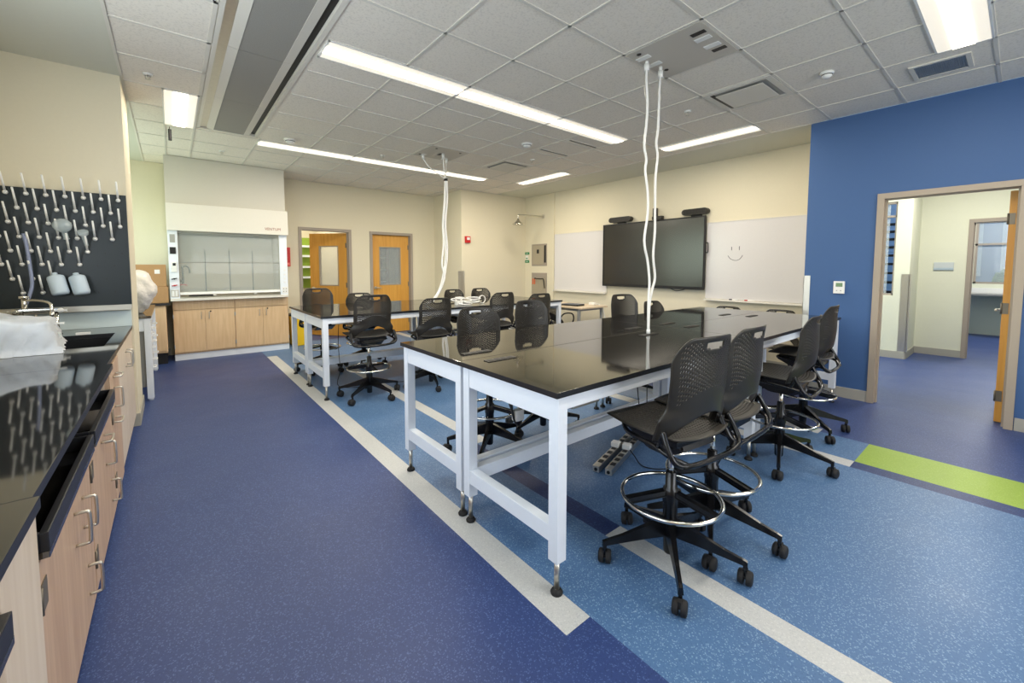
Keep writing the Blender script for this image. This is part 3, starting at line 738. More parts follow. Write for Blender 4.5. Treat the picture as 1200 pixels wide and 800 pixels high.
def back_bm():
    NU, NV = 39, 41
    def zr(u):
        a = abs(u)
        bot = 0.800-0.120*min(1, max(0, (a-0.05)/0.80))**1.8
        top = 1.140-0.008*u*u-0.10*max(0, (a-0.60)/0.40)**2.4
        return bot, top
    def fn(u, v):
        b, t = zr(u); z = b+(t-b)*v
        h = (z-0.68)/0.46
        s = min(1, max(0, (0.33-h)/0.15)); s = s*s*(3-2*s)
        w = 0.203+0.036*s + 0.006*h
        w *= 1-0.06*max(0, (h-0.80)/0.20)**2
        x = u*w
        y = -0.168-0.045*h - 0.018*math.sin(min(1, h*1.2)*PI) + 0.088*u*u*(0.6+0.4*(1-h)) - 0.022*max(0, h-0.75)
        return Vector((x, y, z))
    ce, ra, rb = (0, 0.895), 0.29, 0.068
    def cut(u, v): return (u/ra)**2+((v-ce[1])/rb)**2 < 1 and v < ce[1]+0.03
    def holes(i, j):
        u = -1+2*(i+0.5)/NU; v = (j+0.5)/NV
        if v < 0.34 or v > 0.95 or abs(u) > 0.86: return 0
        if (u/(ra*1.35))**2+((v-ce[1])/(rb*1.8))**2 < 1: return 0
        return 0.95 if (i+j) % 2 == 0 else 0
    return panel_grid(NU, NV, fn, holes, cut)
GS = 'black perforated drafting stools around the lab tables'
def make_stool():
    t = thing('drafting_stool', 'black perforated stool nearest the camera, at the front table', 'stool', (0, 0, 0), 0, GS)
    bm = seat_bm(); thicken(bm, 0.006); obj('seat', bm, 'black_plastic', t)
    bm = back_bm(); thicken(bm, 0.006); obj('backrest', bm, 'black_plastic', t)
    bm = nb()
    tube(bm, [(-0.232, -0.130, 0.735), (-0.240, -0.16, 0.68), (-0.228, -0.195, 0.62), (-0.15, -0.21, 0.598), (0, -0.215, 0.594), (0.15, -0.21, 0.598), (0.228, -0.195, 0.62), (0.240, -0.16, 0.68), (0.232, -0.130, 0.735)], 0.013, 8, n=5)
    for s in (-1, 1):
        tube(bm, [(s*0.15, 0.17, 0.668), (s*0.215, 0.08, 0.664), (s*0.228, -0.08, 0.655), (s*0.222, -0.17, 0.635), (s*0.16, -0.205, 0.602)], 0.011, 8, n=4)
        tube(bm, [(s*0.228, -0.10, 0.655), (s*0.236, -0.12, 0.69), (s*0.234, -0.13, 0.73)], 0.010, 6, n=3)
    obj('back_frame', bm, 'black_gloss', t)
    bm = nb()
    prism(bm, [(0.20, 0.668), (-0.13, 0.668), (-0.15, 0.625), (-0.06, 0.572), (0.05, 0.572), (0.19, 0.640)], 'x', -0.12, 0.12, 0.008)
    box(bm, -0.15, 0.15, 0.10, 0.16, 0.650, 0.674, 0.004); box(bm, -0.15, 0.15, -0.14, -0.08, 0.645, 0.674, 0.004)
    tube(bm, [(0.08, -0.02, 0.61), (0.17, -0.01, 0.615), (0.215, 0.01, 0.62)], 0.007, 6); cyl(bm, (-0.08, -0.06, 0.62), (-0.15, -0.06, 0.62), 0.018, seg=10)
    cyl(bm, (-0.20, -0.215, 0.60), (0.20, -0.215, 0.60), 0.008, seg=8)
    obj('seat_mechanism', bm, 'black_gloss', t)
    bm = nb(); cyl(bm, (0, 0, 0.36), (0, 0, 0.60), 0.0135); obj('gas_lift', bm, 'chrome', t)
    bm = nb(); lathe(bm, [(0.018, 0.452), (0.025, 0.448), (0.026, 0.375), (0.036, 0.365), (0.038, 0.30), (0.034, 0.29), (0.034, 0.13), (0.03, 0.12), (0.028, 0.05), (0.024, 0.042)], (0, 0, 0), 20); obj('column', bm, 'black_gloss', t)
    bm = nb(); ring(bm, (0, 0, 0.325), 0.228, 0.0105, 48)
    obj('foot_ring', bm, 'chrome', t)
    bm = nb()
    for k in range(3):
        a = 2*PI*k/3+0.5; obox(bm, (0.03*math.cos(a), 0.03*math.sin(a), 0.345), (0.225*math.cos(a), 0.225*math.sin(a), 0.322), 0.026, 0.022, bev=0.004)
    obj('ring_bracket', bm, 'black_gloss', t)
    for k in range(5):
        a = 2*PI*k/5+0.03; ca, sa = math.cos(a), math.sin(a)
        P = lambda r, s, z: (r*ca-s*sa, r*sa+s*ca, z)
        bm = nb()
        secs = [(0.025, 0.022, 0.135, 0.215), (0.12, 0.018, 0.125, 0.185), (0.24, 0.013, 0.108, 0.142), (0.315, 0.012, 0.098, 0.122), (0.335, 0.012, 0.085, 0.115)]
        rr = []
        for (r, w, z0, z1) in secs: rr.append([bm.verts.new(P(r, -w, z0)), bm.verts.new(P(r, w, z0)), bm.verts.new(P(r, w*0.7, z1)), bm.verts.new(P(r, -w*0.7, z1))])
        for i in range(len(rr)-1):
            for q in range(4): bm.faces.new((rr[i][q], rr[i][(q+1) % 4], rr[i+1][(q+1) % 4], rr[i+1][q]))
        bm.faces.new(rr[0][::-1]); bm.faces.new(rr[-1])
        cyl(bm, P(0.325, 0, 0.05), P(0.325, 0, 0.112), 0.009, seg=10)
        leg = obj('base_leg', bm, 'black_gloss', t)
        bm = nb(); b = a+0.9+k*1.7; cb, sb = math.cos(b), math.sin(b); c = Vector(P(0.325, 0, 0.0335))+Vector((cb*0.012, sb*0.012, 0)); n = Vector((-sb, cb, 0))
        for s in (-1, 1): lathe(bm, [(0.006, 0.005*s), (0.032, 0.006*s), (0.0335, 0.010*s), (0.031, 0.026*s), (0.024, 0.030*s), (0.001, 0.030*s)], c, 18, n)
        cyl(bm, c-n*0.02, c+n*0.02, 0.01, seg=10); prismz = c+Vector((0, 0, 0.02)); obox(bm, prismz-n*0.007, prismz+n*0.007, 0.04, 0.03)
        obj('caster', bm, 'black_rubber', leg)
    return t
stool0 = make_stool()
used = [False]
def stool(x, y, deg, lift, label):
    spin = random.uniform(-0.6, 0.6) if used[0] else math.radians(8); t = None
    if not used[0]:
        used[0] = True; t = stool0; t.location = (x, y, 0); t.rotation_euler = (0, 0, math.radians(deg)); t['label'] = label
    else: t = dup(stool0, (x, y, 0), math.radians(deg), label, GS)
    for c in t.children:
        if c.name.split('.')[0] in ('seat', 'backrest', 'back_frame', 'seat_mechanism', 'gas_lift'): c.location.z = lift
        else: c.rotation_euler.z = spin
    return t
stool(1.842, 1.03, -8, 0.0, 'black perforated stool nearest the camera, at the front table')
stool(2.235, 1.015, 0, 0.005, 'black perforated stool second from the camera, partly behind the nearest one')
stool(3.45, 1.08, 4, -0.035, 'black perforated stool on the near side beside the front cluster table joint')
stool(4.33, 1.18, 2, -0.02, 'black perforated stool closest to the blue wall')
stool(1.90, 2.60, 178, -0.03, 'black perforated stool behind the front tables, leftmost seen over the table top')
stool(2.50, 2.62, 182, 0.0, 'black perforated stool behind the front tables, second from left over the table top')
stool(3.85, 2.62, 172, 0.0, 'black perforated stool below the screen at left, standing behind the front tables')
stool(4.52, 2.66, 178, -0.11, 'black perforated stool below the screen partly behind the hanging cables')
stool(1.665, 4.54, 0, 0.005, 'black perforated stool at the left near side of the back table cluster')
stool(2.42, 4.52, -4, -0.06, 'black perforated stool at the near side of the back cluster, second from left')
stool(3.41, 4.52, 0, -0.03, 'black perforated stool at the near side of the back cluster, third from left')
stool(4.10, 4.52, -6, -0.07, 'black perforated stool at the near side of the back cluster, rightmost')
stool(1.60, 6.12, 183, 0.0, 'black perforated stool behind the left end of the back cluster, before the open door')
stool(2.18, 6.15, 176, -0.09, 'black perforated stool behind the back cluster, between the two yellow doors')
stool(3.86, 6.18, 182, -0.09, 'black perforated stool behind the back cluster, left of the white cable pile')
stool(4.42, 6.18, 176, -0.085, 'black perforated stool behind the back cluster, right of the white cable pile')
# four legged side chairs
seat_me = [c for c in stool0.children if c.name.startswith('seat') and 'mech' not in c.name][0].data
back_me = [c for c in stool0.children if c.name.startswith('backrest')][0].data
def side_chair(x, y, deg, label, arms=False, lift=-0.25):
    t = thing('side_chair', label, 'chair', (x, y, 0), math.radians(deg), 'low black four legged chairs')
    for nm, me in (('seat', seat_me), ('backrest', back_me)):
        o = bpy.data.objects.new(nm, me); C.objects.link(o); o.parent = t; o.location.z = lift
    zs = 0.68+lift
    for s in (-1, 1):
        for fr in (1, -1):
            bm = nb(); tube(bm, [(s*0.19, fr*0.15, zs-0.01), (s*0.225, fr*0.19, zs-0.06), (s*0.25, fr*0.25, 0.012)], 0.011, 8, n=3); lathe(bm, [(0.014, 0), (0.014, 0.018)], (s*0.25, fr*0.25, 0), 10); obj('leg', bm, 'black_gloss', t)
    bm = nb()
    for s in (-1, 1):
        tube(bm, [(s*0.19, 0.15, zs-0.012), (s*0.21, 0, zs-0.014), (s*0.225, -0.15, zs), (s*0.234, -0.17, zs+0.05)], 0.010, 8, n=4)
        if arms: tube(bm, [(s*0.22, 0.14, zs-0.01), (s*0.27, 0.16, zs+0.10), (s*0.28, 0.10, zs+0.21), (s*0.27, -0.12, zs+0.23), (s*0.24, -0.19, zs+0.16), (s*0.235, -0.17, zs+0.05)], 0.012, 8, n=4)
    tube(bm, [(-0.21, 0.02, zs-0.014), (0.21, 0.02, zs-0.014)], 0.010, 8, n=1)
    obj('seat_frame', bm, 'black_gloss', t)
side_chair(5.92, 2.62, 88, 'low black chair between the front tables and the screen wall, under the whiteboard smiley')
side_chair(5.96, 1.97, 90, 'low black chair nearest the steel corner guard, behind the front tables')
side_chair(5.20, 5.15, -80, 'low black chair with looped arms tucked under the maple topped table', arms=True)

# ---------------------------------------------------------------- fume hood with base cabinets
def d_handle(bm, p, axis, L, out, r=0.005, depth=0.03):
    """D pull centred at p; axis: direction of grip; out: direction away from face"""
    p = Vector(p); a = Vector(axis); o = Vector(out)
    tube(bm, [p-a*L/2, p-a*L/2+o*depth*0.8, p-a*(L/2-0.012)+o*depth, p+a*(L/2-0.012)+o*depth, p+a*L/2+o*depth*0.8, p+a*L/2], r, 8, n=3)
def base_cabinet_back(x0, x1, label):
    t = thing('base_cabinet', label, 'cabinet', (0, 0, 0), 0, 'maple base cabinets under the fume hood'); Y = 8.12
    bm = nb(); box(bm, x0+0.001, x1-0.001, Y, 8.70, 0.10, 0.925); obj('cabinet_body', bm, 'maple', t)
    bm = nb(); box(bm, x0+0.001, x1-0.001, Y+0.01, 8.70, 0, 0.105); obj('toe_kick', bm, 'white_paint', t)
    bm = nb(); box(bm, x0+0.004, x1-0.004, Y-0.02, Y, 0.782, 0.915, 0.001); obj('top_panel', bm, 'maple', t)
    xm = (x0+x1)/2
    for a, b, hx in ((x0+0.004, xm-0.002, xm-0.05), (xm+0.002, x1-0.004, xm+0.05)):
        bm = nb(); box(bm, a, b, Y-0.02, Y, 0.125, 0.776, 0.001); d = obj('cabinet_door', bm, 'maple', t)
        bm = nb(); d_handle(bm, (hx, Y-0.02, 0.68), (0, 0, 1), 0.10, (0, -1, 0)); obj('handle', bm, 'steel', d)
        if hx > xm: bm = nb(); cyl(bm, (hx+0.02, Y-0.02, 0.74), (hx+0.02, Y-0.028, 0.74), 0.011, seg=12); obj('lock', bm, 'dark', d)
        else:
            pass
        for z in (0.22, 0.68):
            hx2 = a if hx < xm else b
            bm = nb(); box(bm, hx2-0.006, hx2+0.006, Y-0.026, Y-0.019, z-0.03, z+0.03); obj('hinge', bm, 'steel', d)
base_cabinet_back(0.0, 0.785, 'maple two door base cabinet under the left half of the fume hood')
base_cabinet_back(0.785, 1.57, 'maple two door base cabinet under the right half of the fume hood')
def fume_hood():
    t = thing('fume_hood', 'white fume hood with glass sash standing on maple cabinets', 'fume hood', (0, 0, 0)); Y = 8.0
    xl, xr = -0.02, 1.555
    bm = nb(); box(bm, xl, xr, Y-0.02, 8.70, 0.926, 0.965, 0.003); obj('work_surface', bm, 'hood_paint', t)
    bm = nb(); box(bm, xl, xl+0.115, Y, 8.70, 0.965, 1.985, 0.003); obj('side_post', bm, 'white_paint', t)
    bm = nb(); box(bm, xr-0.115, xr, Y, 8.70, 0.965, 1.985, 0.003); obj('side_post', bm, 'white_paint', t)
    bm = nb(); box(bm, xl-0.005, xr+0.015, Y-0.065, 8.70, 1.975, 2.375, 0.006); h = obj('header_panel', bm, 'hood_paint', t)
    text_mesh('logo', 'VENTUM', 0.062, 'logo_red', (1.225, Y-0.0662, 2.045), (PI/2, 0, 0), h, 0.0008, sx=0.95)
    bm = nb(); box(bm, xl-0.003, xr-0.01, Y+0.0, 8.70, 2.375, CH-0.002, 0.002); obj('ceiling_enclosure', bm, 'bulkhead', t)
    bm = nb(); box(bm, xl+0.115, xr-0.115, 8.62, 8.68, 0.965, 1.975); box(bm, xl+0.1151, xl+0.12, Y+0.03, 8.62, 0.965, 1.975); box(bm, xr-0.12, xr-0.1151, Y+0.03, 8.62, 0.965, 1.975); box(bm, xl+0.12, xr-0.12, Y+0.06, 8.62, 1.955, 1.974)
    obj('interior_liner', bm, 'liner', t)
    bm = nb()
    for k in range(4): a = xl+0.14+k*0.335; box(bm, a, a+0.315, 8.57, 8.58, 1.08, 1.72, 0.002)
    box(bm, xl+0.14, xr-0.14, 8.54, 8.55, 1.74, 1.93, 0.002)
    obj('baffle', bm, 'liner', t)
    bm = nb()
    for k in range(1, 4): a = xl+0.14+k*0.335-0.012; box(bm, a-0.006, a+0.010, 8.560, 8.572, 1.0, 1.72)
    obj('baffle_slot', bm, 'dark', t)
    # sash
    bm = nb(); box(bm, xl+0.118, xr-0.118, Y+0.03, Y+0.036, 1.03, 1.97); s = obj('sash', bm, 'sash_glass', t)
    bm = nb(); prism(bm, [(Y+0.005, 1.015), (Y+0.04, 1.015), (Y+0.04, 1.055), (Y+0.015, 1.05)], 'x', xl+0.118, xr-0.118, 0.003); obj('sash_handle', bm, 'white_plastic', s)
    bm = nb(); box(bm, xl+0.118, xr-0.118, Y+0.03, Y+0.04, 1.50, 1.512); obj('sash_rail', bm, 'grey_panel', s)
    bm = nb(); prism(bm, [(Y-0.015, 0.966), (Y+0.05, 0.966), (Y+0.05, 1.0), (Y+0.01, 0.992)], 'x', xl+0.12, xr-0.12, 0.002)
    for a in (0.5, 1.05): box(bm, a, a+0.04, Y-0.005, Y+0.02, 0.99, 1.012)
    obj('airfoil_sill', bm, 'steel', t)
    bm = nb(); box(bm, xl+0.22, xl+0.55, Y+0.0, Y+0.03, 0.993, 1.008); obj('sill_gap', bm, 'dark', t)
    # controls on the left post
    x = xl+0.055
    bm = nb(); box(bm, x-0.03, x+0.03, Y-0.008, Y, 1.80, 1.92, 0.002); obj('gauge_plate', bm, 'grey_panel', t)
    bm = nb(); box(bm, x-0.035, x+0.035, Y-0.01, Y, 1.63, 1.73, 0.002); obj('monitor_screen', bm, 'dark', t)
    bm = nb(); box(bm, x-0.03, x+0.035, Y-0.02, Y, 1.36, 1.51, 0.004); o = obj('monitor', bm, 'white_plastic', t)
    bm = nb(); box(bm, x-0.01, x+0.025, Y-0.022, Y-0.019, 1.455, 1.495); obj('monitor_display', bm, 'dark', o)
    for z, m in ((1.26, 'dark'), (1.16, 'red')):
        bm = nb(); cyl(bm, (x, Y, z), (x, Y-0.03, z), 0.012, seg=10); obox(bm, (x-0.03, Y-0.035, z-0.006), (x+0.03, Y-0.035, z+0.008), 0.014, 0.014, bev=0.003); obj('valve_handle', bm, m, t)
    bm = nb(); box(bm, x-0.045, x+0.045, Y-0.006, Y, 0.985, 1.095, 0.002); o = obj('outlet_plate', bm, 'steel', t)
    bm = nb()
    for k in (-1, 1): box(bm, x+k*0.02-0.014, x+k*0.02+0.014, Y-0.009, Y-0.005, 1.0, 1.08, 0.001)
    obj('outlet_face', bm, 'white_plastic', o)
    x = xr-0.05
    bm = nb(); box(bm, x-0.04, x+0.04, Y-0.006, Y, 0.99, 1.10, 0.002); o = obj('outlet_plate', bm, 'white_plastic', t)
    bm = nb()
    for k in (-1, 1):
        for q in (-1, 1): box(bm, x+k*0.02-0.008, x+k*0.02+0.008, Y-0.008, Y-0.005, 1.045+q*0.022-0.008, 1.045+q*0.022+0.008)
    obj('outlet_face', bm, 'grey_panel', o)
    bm = nb()
    for z in (1.18, 1.24, 1.31, 1.38): cyl(bm, (x, Y, z), (x, Y-0.012, z), 0.013, seg=10)
    obj('service_knob', bm, 'white_plastic', t)
    # gas taps inside
    bm = nb(); cyl(bm, (xl+0.12, 8.25, 1.22), (xl+0.17, 8.25, 1.22), 0.02, seg=10); tube(bm, [(xl+0.16, 8.25, 1.17), (xl+0.16, 8.25, 1.45)], 0.014, n=1); tube(bm, [(xl+0.16, 8.25, 1.43), (xl+0.2, 8.25, 1.45), (xl+0.24, 8.25, 1.42), (xl+0.25, 8.25, 1.34)], 0.010)
    obj('gas_tap', bm, 'grey_panel' if False else 'dark', t)
    bm = nb(); tube(bm, [(xl+0.12, 8.2, 1.16), (xl+0.17, 8.2, 1.165), (xl+0.21, 8.2, 1.15)], 0.010); obj('gas_tap', bm, 'red', t)
fume_hood()
bm = nb(); box(bm, 1.655, 1.725, YB-0.13, YB-0.005, 1.45, 1.80, 0.01)
t = thing('extinguisher_box', 'red wall mounted safety box between the fume hood and the open door', 'safety box', (0, 0, 0)); obj('box_body', bm, 'red', t)
bm = nb(); box(bm, 1.67, 1.71, YB-0.134, YB-0.129, 1.47, 1.52, 0.001); obj('front_label', bm, mat('pale_red', srgb(226, 120, 110), 0.5), t)
# yellow bin
t = thing('waste_bin', 'bright yellow bin with black rim against the wall right of the fume hood', 'bin', (1.80, 8.46, 0))
bm = nb(); prism(bm, [(-0.13, 0.0), (0.13, 0.0), (0.16, 0.56), (-0.16, 0.56)], 'y', -0.14, 0.14, 0.012); obj('bin_body', bm, 'yellow', t)
bm = nb(); box(bm, -0.17, 0.17, -0.15, 0.15, 0.55, 0.585, 0.006); obj('bin_rim', bm, 'dark', t)

# ---------------------------------------------------------------- items left of the hood
t = thing('storage_cabinet', 'plain maple cabinet with black top between the bench and the fume hood', 'cabinet', (0, 0, 0))
bm = nb(); box(bm, -0.70, -0.075, 7.95, 8.68, 0.17, 0.875, 0.002); obj('cabinet_body', bm, 'maple', t)
bm = nb(); box(bm, -0.69, -0.085, 8.0, 8.66, 0.0, 0.17); obj('plinth', bm, 'dark', t)
bm = nb(); box(bm, -0.705, -0.03, 7.90, 8.69, 0.875, 0.905, 0.003); obj('cabinet_top', bm, 'epoxy_edge', t)
bm = nb(); box(bm, -0.695, -0.39, 7.935, 7.95, 0.2, 0.86, 0.001); box(bm, -0.385, -0.08, 7.935, 7.95, 0.2, 0.86, 0.001); d = obj('cabinet_door', bm, 'maple', t)
bm = nb(); d_handle(bm, (-0.34, 7.935, 0.75), (0, 0, 1), 0.1, (0, -1, 0)); obj('handle', bm, 'steel', d)
def carton(name, x0, x1, y0, y1, z0, z1, label, paper=False):
    t = thing(name, label, 'box', (0, 0, 0))
    bm = nb(); box(bm, x0, x1, y0, y1, z0, z1, 0.006); obj('box_body', bm, 'card', t)
    bm = nb(); box(bm, x0-0.001, x1+0.001, (y0+y1)/2-0.025, (y0+y1)/2+0.025, z1, z1+0.0015); box(bm, x1, x1+0.0015, (y0+y1)/2-0.025, (y0+y1)/2+0.025, z1-0.07, z1); obj('packing_tape', bm, mat('tape', srgb(196, 170, 130), 0.25), t)
    if paper: bm = nb(); box(bm, x1-0.13, x1-0.07, y0-0.0015, y0, z0+0.19, z0+0.25); obj('shipping_label', bm, 'white_plastic', t)
carton('cardboard_box', -0.46, -0.04, 7.99, 8.5, 0.907, 1.145, 'lower brown cardboard box of the stack left of the fume hood')
carton('cardboard_box', -0.42, -0.055, 8.0, 8.45, 1.147, 1.47, 'upper brown cardboard box with a white label left of the fume hood', True)
t = thing('white_bench', 'white metal lab bench with black top standing past the wall pier', 'bench', (0, 0, 0))
bm = nb(); box(bm, -1.1, -0.182, 5.86, 7.6, 0.889, 0.914, 0.003); obj('bench_top', bm, 'epoxy', t)
for (x, y) in ((-0.245, 5.875), (-0.245, 7.52), (-1.08, 5.875), (-1.08, 7.52)):
    bm = nb(); box(bm, x, x+0.056, y, y+0.056, 0.02, 0.888, 0.003); lathe(bm, [(0.022, 0), (0.022, 0.02)], (x+0.028, y+0.028, 0), 12); obj('leg', bm, 'white_paint', t)
bm = nb(); box(bm, -1.03, -0.245, 5.885, 5.92, 0.75, 0.888, 0.002); obj('end_rail', bm, 'white_paint', t)
bm = nb(); box(bm, -1.03, -0.245, 5.93, 7.5, 0.14, 0.75, 0.003); cb = obj('under_cabinet', bm, 'grey_panel', t)
for k in range(3):
    y0 = 5.94+k*0.52
    for j, (z0, z1) in enumerate(((0.16, 0.42), (0.425, 0.60), (0.605, 0.74))):
        bm = nb(); box(bm, -0.245, -0.222, y0, y0+0.51, z0, z1, 0.002); d = obj('drawer', bm, 'white_paint', t)
        bm = nb(); d_handle(bm, (-0.222, y0+0.255, (z0+z1)/2+0.02), (0, 1, 0), 0.12, (1, 0, 0), 0.006, 0.05); obj('handle', bm, 'white_plastic', d)
# plastic covered instrument
def blob(name, c, rx, ry, rz, m, label, cat, seed=1, amp=0.06):
    bm = nb(); bmesh.ops.create_icosphere(bm, subdivisions=4, radius=1); rnd = random.Random(seed)
    ph = [rnd.uniform(0, 6) for _ in range(9)]
    for v in bm.verts:
        p = v.co.copy(); d = 1+amp*(math.sin(7*p.x+ph[0])*math.sin(6*p.z+ph[1])+0.6*math.sin(13*p.y+ph[2]+4*p.z)+0.5*math.sin(17*p.z+ph[3]+9*p.x))
        taper = 1.0-0.42*max(0, -p.z)
        v.co = Vector((p.x*rx*d*taper, p.y*ry*d*taper, p.z*rz*d))
        if v.co.z < -rz*0.92: v.co.z = -rz*0.92
    for f in bm.faces: f.smooth = True
    o = obj(name, bm, m); o.location = c; return tag(o, label, cat)
blob('covered_instrument', (-0.30, 6.28, 0.914+0.232), 0.165, 0.17, 0.252, 'film', 'instrument under a white plastic bag on the far white bench', 'covered instrument', 4, 0.05)

# ---------------------------------------------------------------- left counter
def worktop(name, y0, y1, xe, label, hole=None):
    bm = nb(); zt = 0.914
    if hole:
        a, b, c, d = hole
        for (x0, x1, yy0, yy1) in ((-1.15, a, y0, y1), (b, xe, y0, y1), (a, b, y0, c), (a, b, d, y1)): box(bm, x0, x1, yy0, yy1, zt-0.028, zt)
        bmesh.ops.remove_doubles(bm, verts=bm.verts, dist=1e-4)
        seen = {}
        for f in list(bm.faces):
            k = tuple(sorted((round(v.co.x, 3), round(v.co.y, 3), round(v.co.z, 3)) for v in f.verts)); seen.setdefault(k, []).append(f)
        bmesh.ops.delete(bm, geom=[f for fs in seen.values() if len(fs) > 1 for f in fs], context='FACES')
    else: box(bm, -1.15, xe, y0, y1, zt-0.028, zt, 0.002)
    edge_mat(bm); o = obj(name, bm, ['epoxy', 'epoxy_edge']); return tag(o, label, 'worktop', 'black worktops along the left wall')
SX0, SX1, SY0, SY1 = -0.86, -0.36, 3.80, 4.52
worktop('worktop', 3.08, 4.999, -0.285, 'black worktop section holding the sink below the drying rack', (SX0, SX1, SY0, SY1))
worktop('worktop', 1.39, 3.079, -0.262, 'black glossy worktop section mirroring the drying pegs')
worktop('worktop', -3.0, 1.389, -0.250, 'black worktop section at the left edge closest to the camera')
t = thing('sink', 'black undermount sink bowl in the left worktop', 'sink', (0, 0, 0))
bm = nb(); z0 = 0.712
box(bm, SX0-0.012, SX0, SY0-0.012, SY1+0.012, z0, 0.885); box(bm, SX1, SX1+0.012, SY0-0.012, SY1+0.012, z0, 0.885); box(bm, SX0, SX1, SY0-0.012, SY0, z0, 0.885); box(bm, SX0, SX1, SY1, SY1+0.012, z0, 0.885); box(bm, SX0, SX1, SY0, SY1, z0-0.012, z0)
obj('bowl', bm, 'epoxy_edge', t)
bm = nb(); lathe(bm, [(0.04, z0+0.001), (0.035, z0+0.004), (0.01, z0+0.002)], ((SX0+SX1)/2, (SY0+SY1)/2, 0)); obj('drain', bm, 'steel', t)
bm = nb(); box(bm, -0.58, -0.50, 4.53, 4.56, 0.914, 0.932, 0.004)
o = obj('soap_bar', bm, 'white_plastic'); tag(o, 'small white block on the worktop edge behind the sink', 'soap')
bm = nb(); box(bm, -1.15, -0.285, 4.975, 4.999, 0.9145, 1.055, 0.002); o = obj('backsplash', bm, 'pale_splash'); tag(o, 'low backsplash behind the sink', 'backsplash')
# base cabinets below (fronts face +x)
def cab_x(y0, y1, label, hinge, tray=True, handles=()):
    t = thing('base_cabinet', label, 'cabinet', (0, 0, 0), 0, 'maple base cabinets along the left wall'); X = -0.305
    bm = nb(); box(bm, -1.14, X, y0+0.001, y1-0.001, 0.10, 0.70 if tray else 0.885); obj('cabinet_body', bm, 'maple_side', t)
    bm = nb(); box(bm, -1.14, X-0.04, y0+0.001, y1-0.001, 0, 0.10); obj('toe_kick', bm, 'base_grey', t)
    ztop = 0.695 if tray else 0.875
    bm = nb(); box(bm, X, X+0.022, y0+0.004, y1-0.004, 0.11, ztop, 0.0015); d = obj('cabinet_door', bm, 'maple_pink', t)
    for z in (0.24, 0.60):
        yy = y0+0.03
        bm = nb(); box(bm, X+0.022, X+0.025, yy-0.026, yy+0.035, z-0.036, z+0.036, 0.001); cyl(bm, (X+0.024, yy-0.027, z-0.036), (X+0.024, yy-0.027, z+0.036), 0.004, seg=8)
        h = obj('hinge', bm, 'hinge_metal', d)
    for (yy, z, ax) in handles:
        bm = nb(); d_handle(bm, (X+0.022, yy, z), (0, 0, 1) if ax == 'z' else (0, 1, 0), 0.11, (1, 0, 0), 0.0055, 0.036); obj('handle', bm, 'steel', d)
    return t
def trough(y0, y1, label):
    t = thing('drawer_tray', label, 'tray', (0, 0, 0), 0, 'open black trays under the left worktop'); xf = -0.262
    bm = nb(); box(bm, -1.10, xf, y0, y1, 0.705, 0.722, 0.002); obj('tray_bottom', bm, 'epoxy', t)
    bm = nb(); box(bm, xf-0.018, xf, y0, y1, 0.722, 0.772, 0.003); box(bm, -1.10, xf-0.018, y0, y0+0.014, 0.722, 0.772, 0.002); box(bm, -1.10, xf-0.018, y1-0.014, y1, 0.722, 0.772, 0.002); obj('tray_rim', bm, 'epoxy_edge', t)
trough(1.51, 2.30, 'open black tray below the worktop, second from the near end')
trough(2.34, 3.10, 'open black tray below the worktop, farthest from the camera')
trough(-0.9, 1.20, 'open black tray below the worktop at the lower left corner of the photo')
cab_x(-0.9, 1.20, 'maple cabinet in the lower left corner, closest to the camera', 0)
cab_x(1.50, 2.32, 'maple cabinet with a large hinge, first full door from the near end', 0, True, ((1.97, 0.55, 'z'), (2.12, 0.54, 'z'), (2.16, 0.26, 'z')))
cab_x(2.33, 3.12, 'maple cabinet door in the middle of the left run', 0, True, ((2.80, 0.52, 'z'), (2.72, 0.62, 'y'), (2.95, 0.27, 'z')))
cab_x(3.13, 3.62, 'narrow maple cabinet with metal pulls before the sink cabinet', 0, False, ((3.3, 0.68, 'z'), (3.25, 0.56, 'y'), (3.35, 0.8, 'y')))
t = thing('filler_panel', 'tall pale panel between the near cabinet and its lower left neighbour', 'panel', (0, 0, 0))
bm = nb(); box(bm, -1.10, -0.278, 1.21, 1.49, 0.0, 0.885, 0.002); obj('panel', bm, 'maple_side', t)
t = thing('sink_cabinet', 'pale laminate cabinet under the sink at the far end of the counter', 'cabinet', (0, 0, 0))
bm = nb(); box(bm, -1.14, -0.31, 3.63, 4.985, 0.10, 0.69); box(bm, -0.34, -0.31, 3.63, 4.985, 0.69, 0.885); obj('cabinet_body', bm, 'maple_side', t)
bm = nb(); box(bm, -1.14, -0.35, 3.63, 4.985, 0, 0.10); obj('toe_kick', bm, 'base_grey', t)
for a, b in ((3.64, 4.30), (4.305, 4.97)):
    bm = nb(); box(bm, -0.31, -0.29, a, b, 0.11, 0.875, 0.0015); d = obj('cabinet_door', bm, 'maple_side', t)
    bm = nb(); d_handle(bm, (-0.29, (b-0.06) if a < 4 else (a+0.06), 0.74), (0, 0, 1), 0.11, (1, 0, 0), 0.0055, 0.036); obj('handle', bm, 'steel', d)

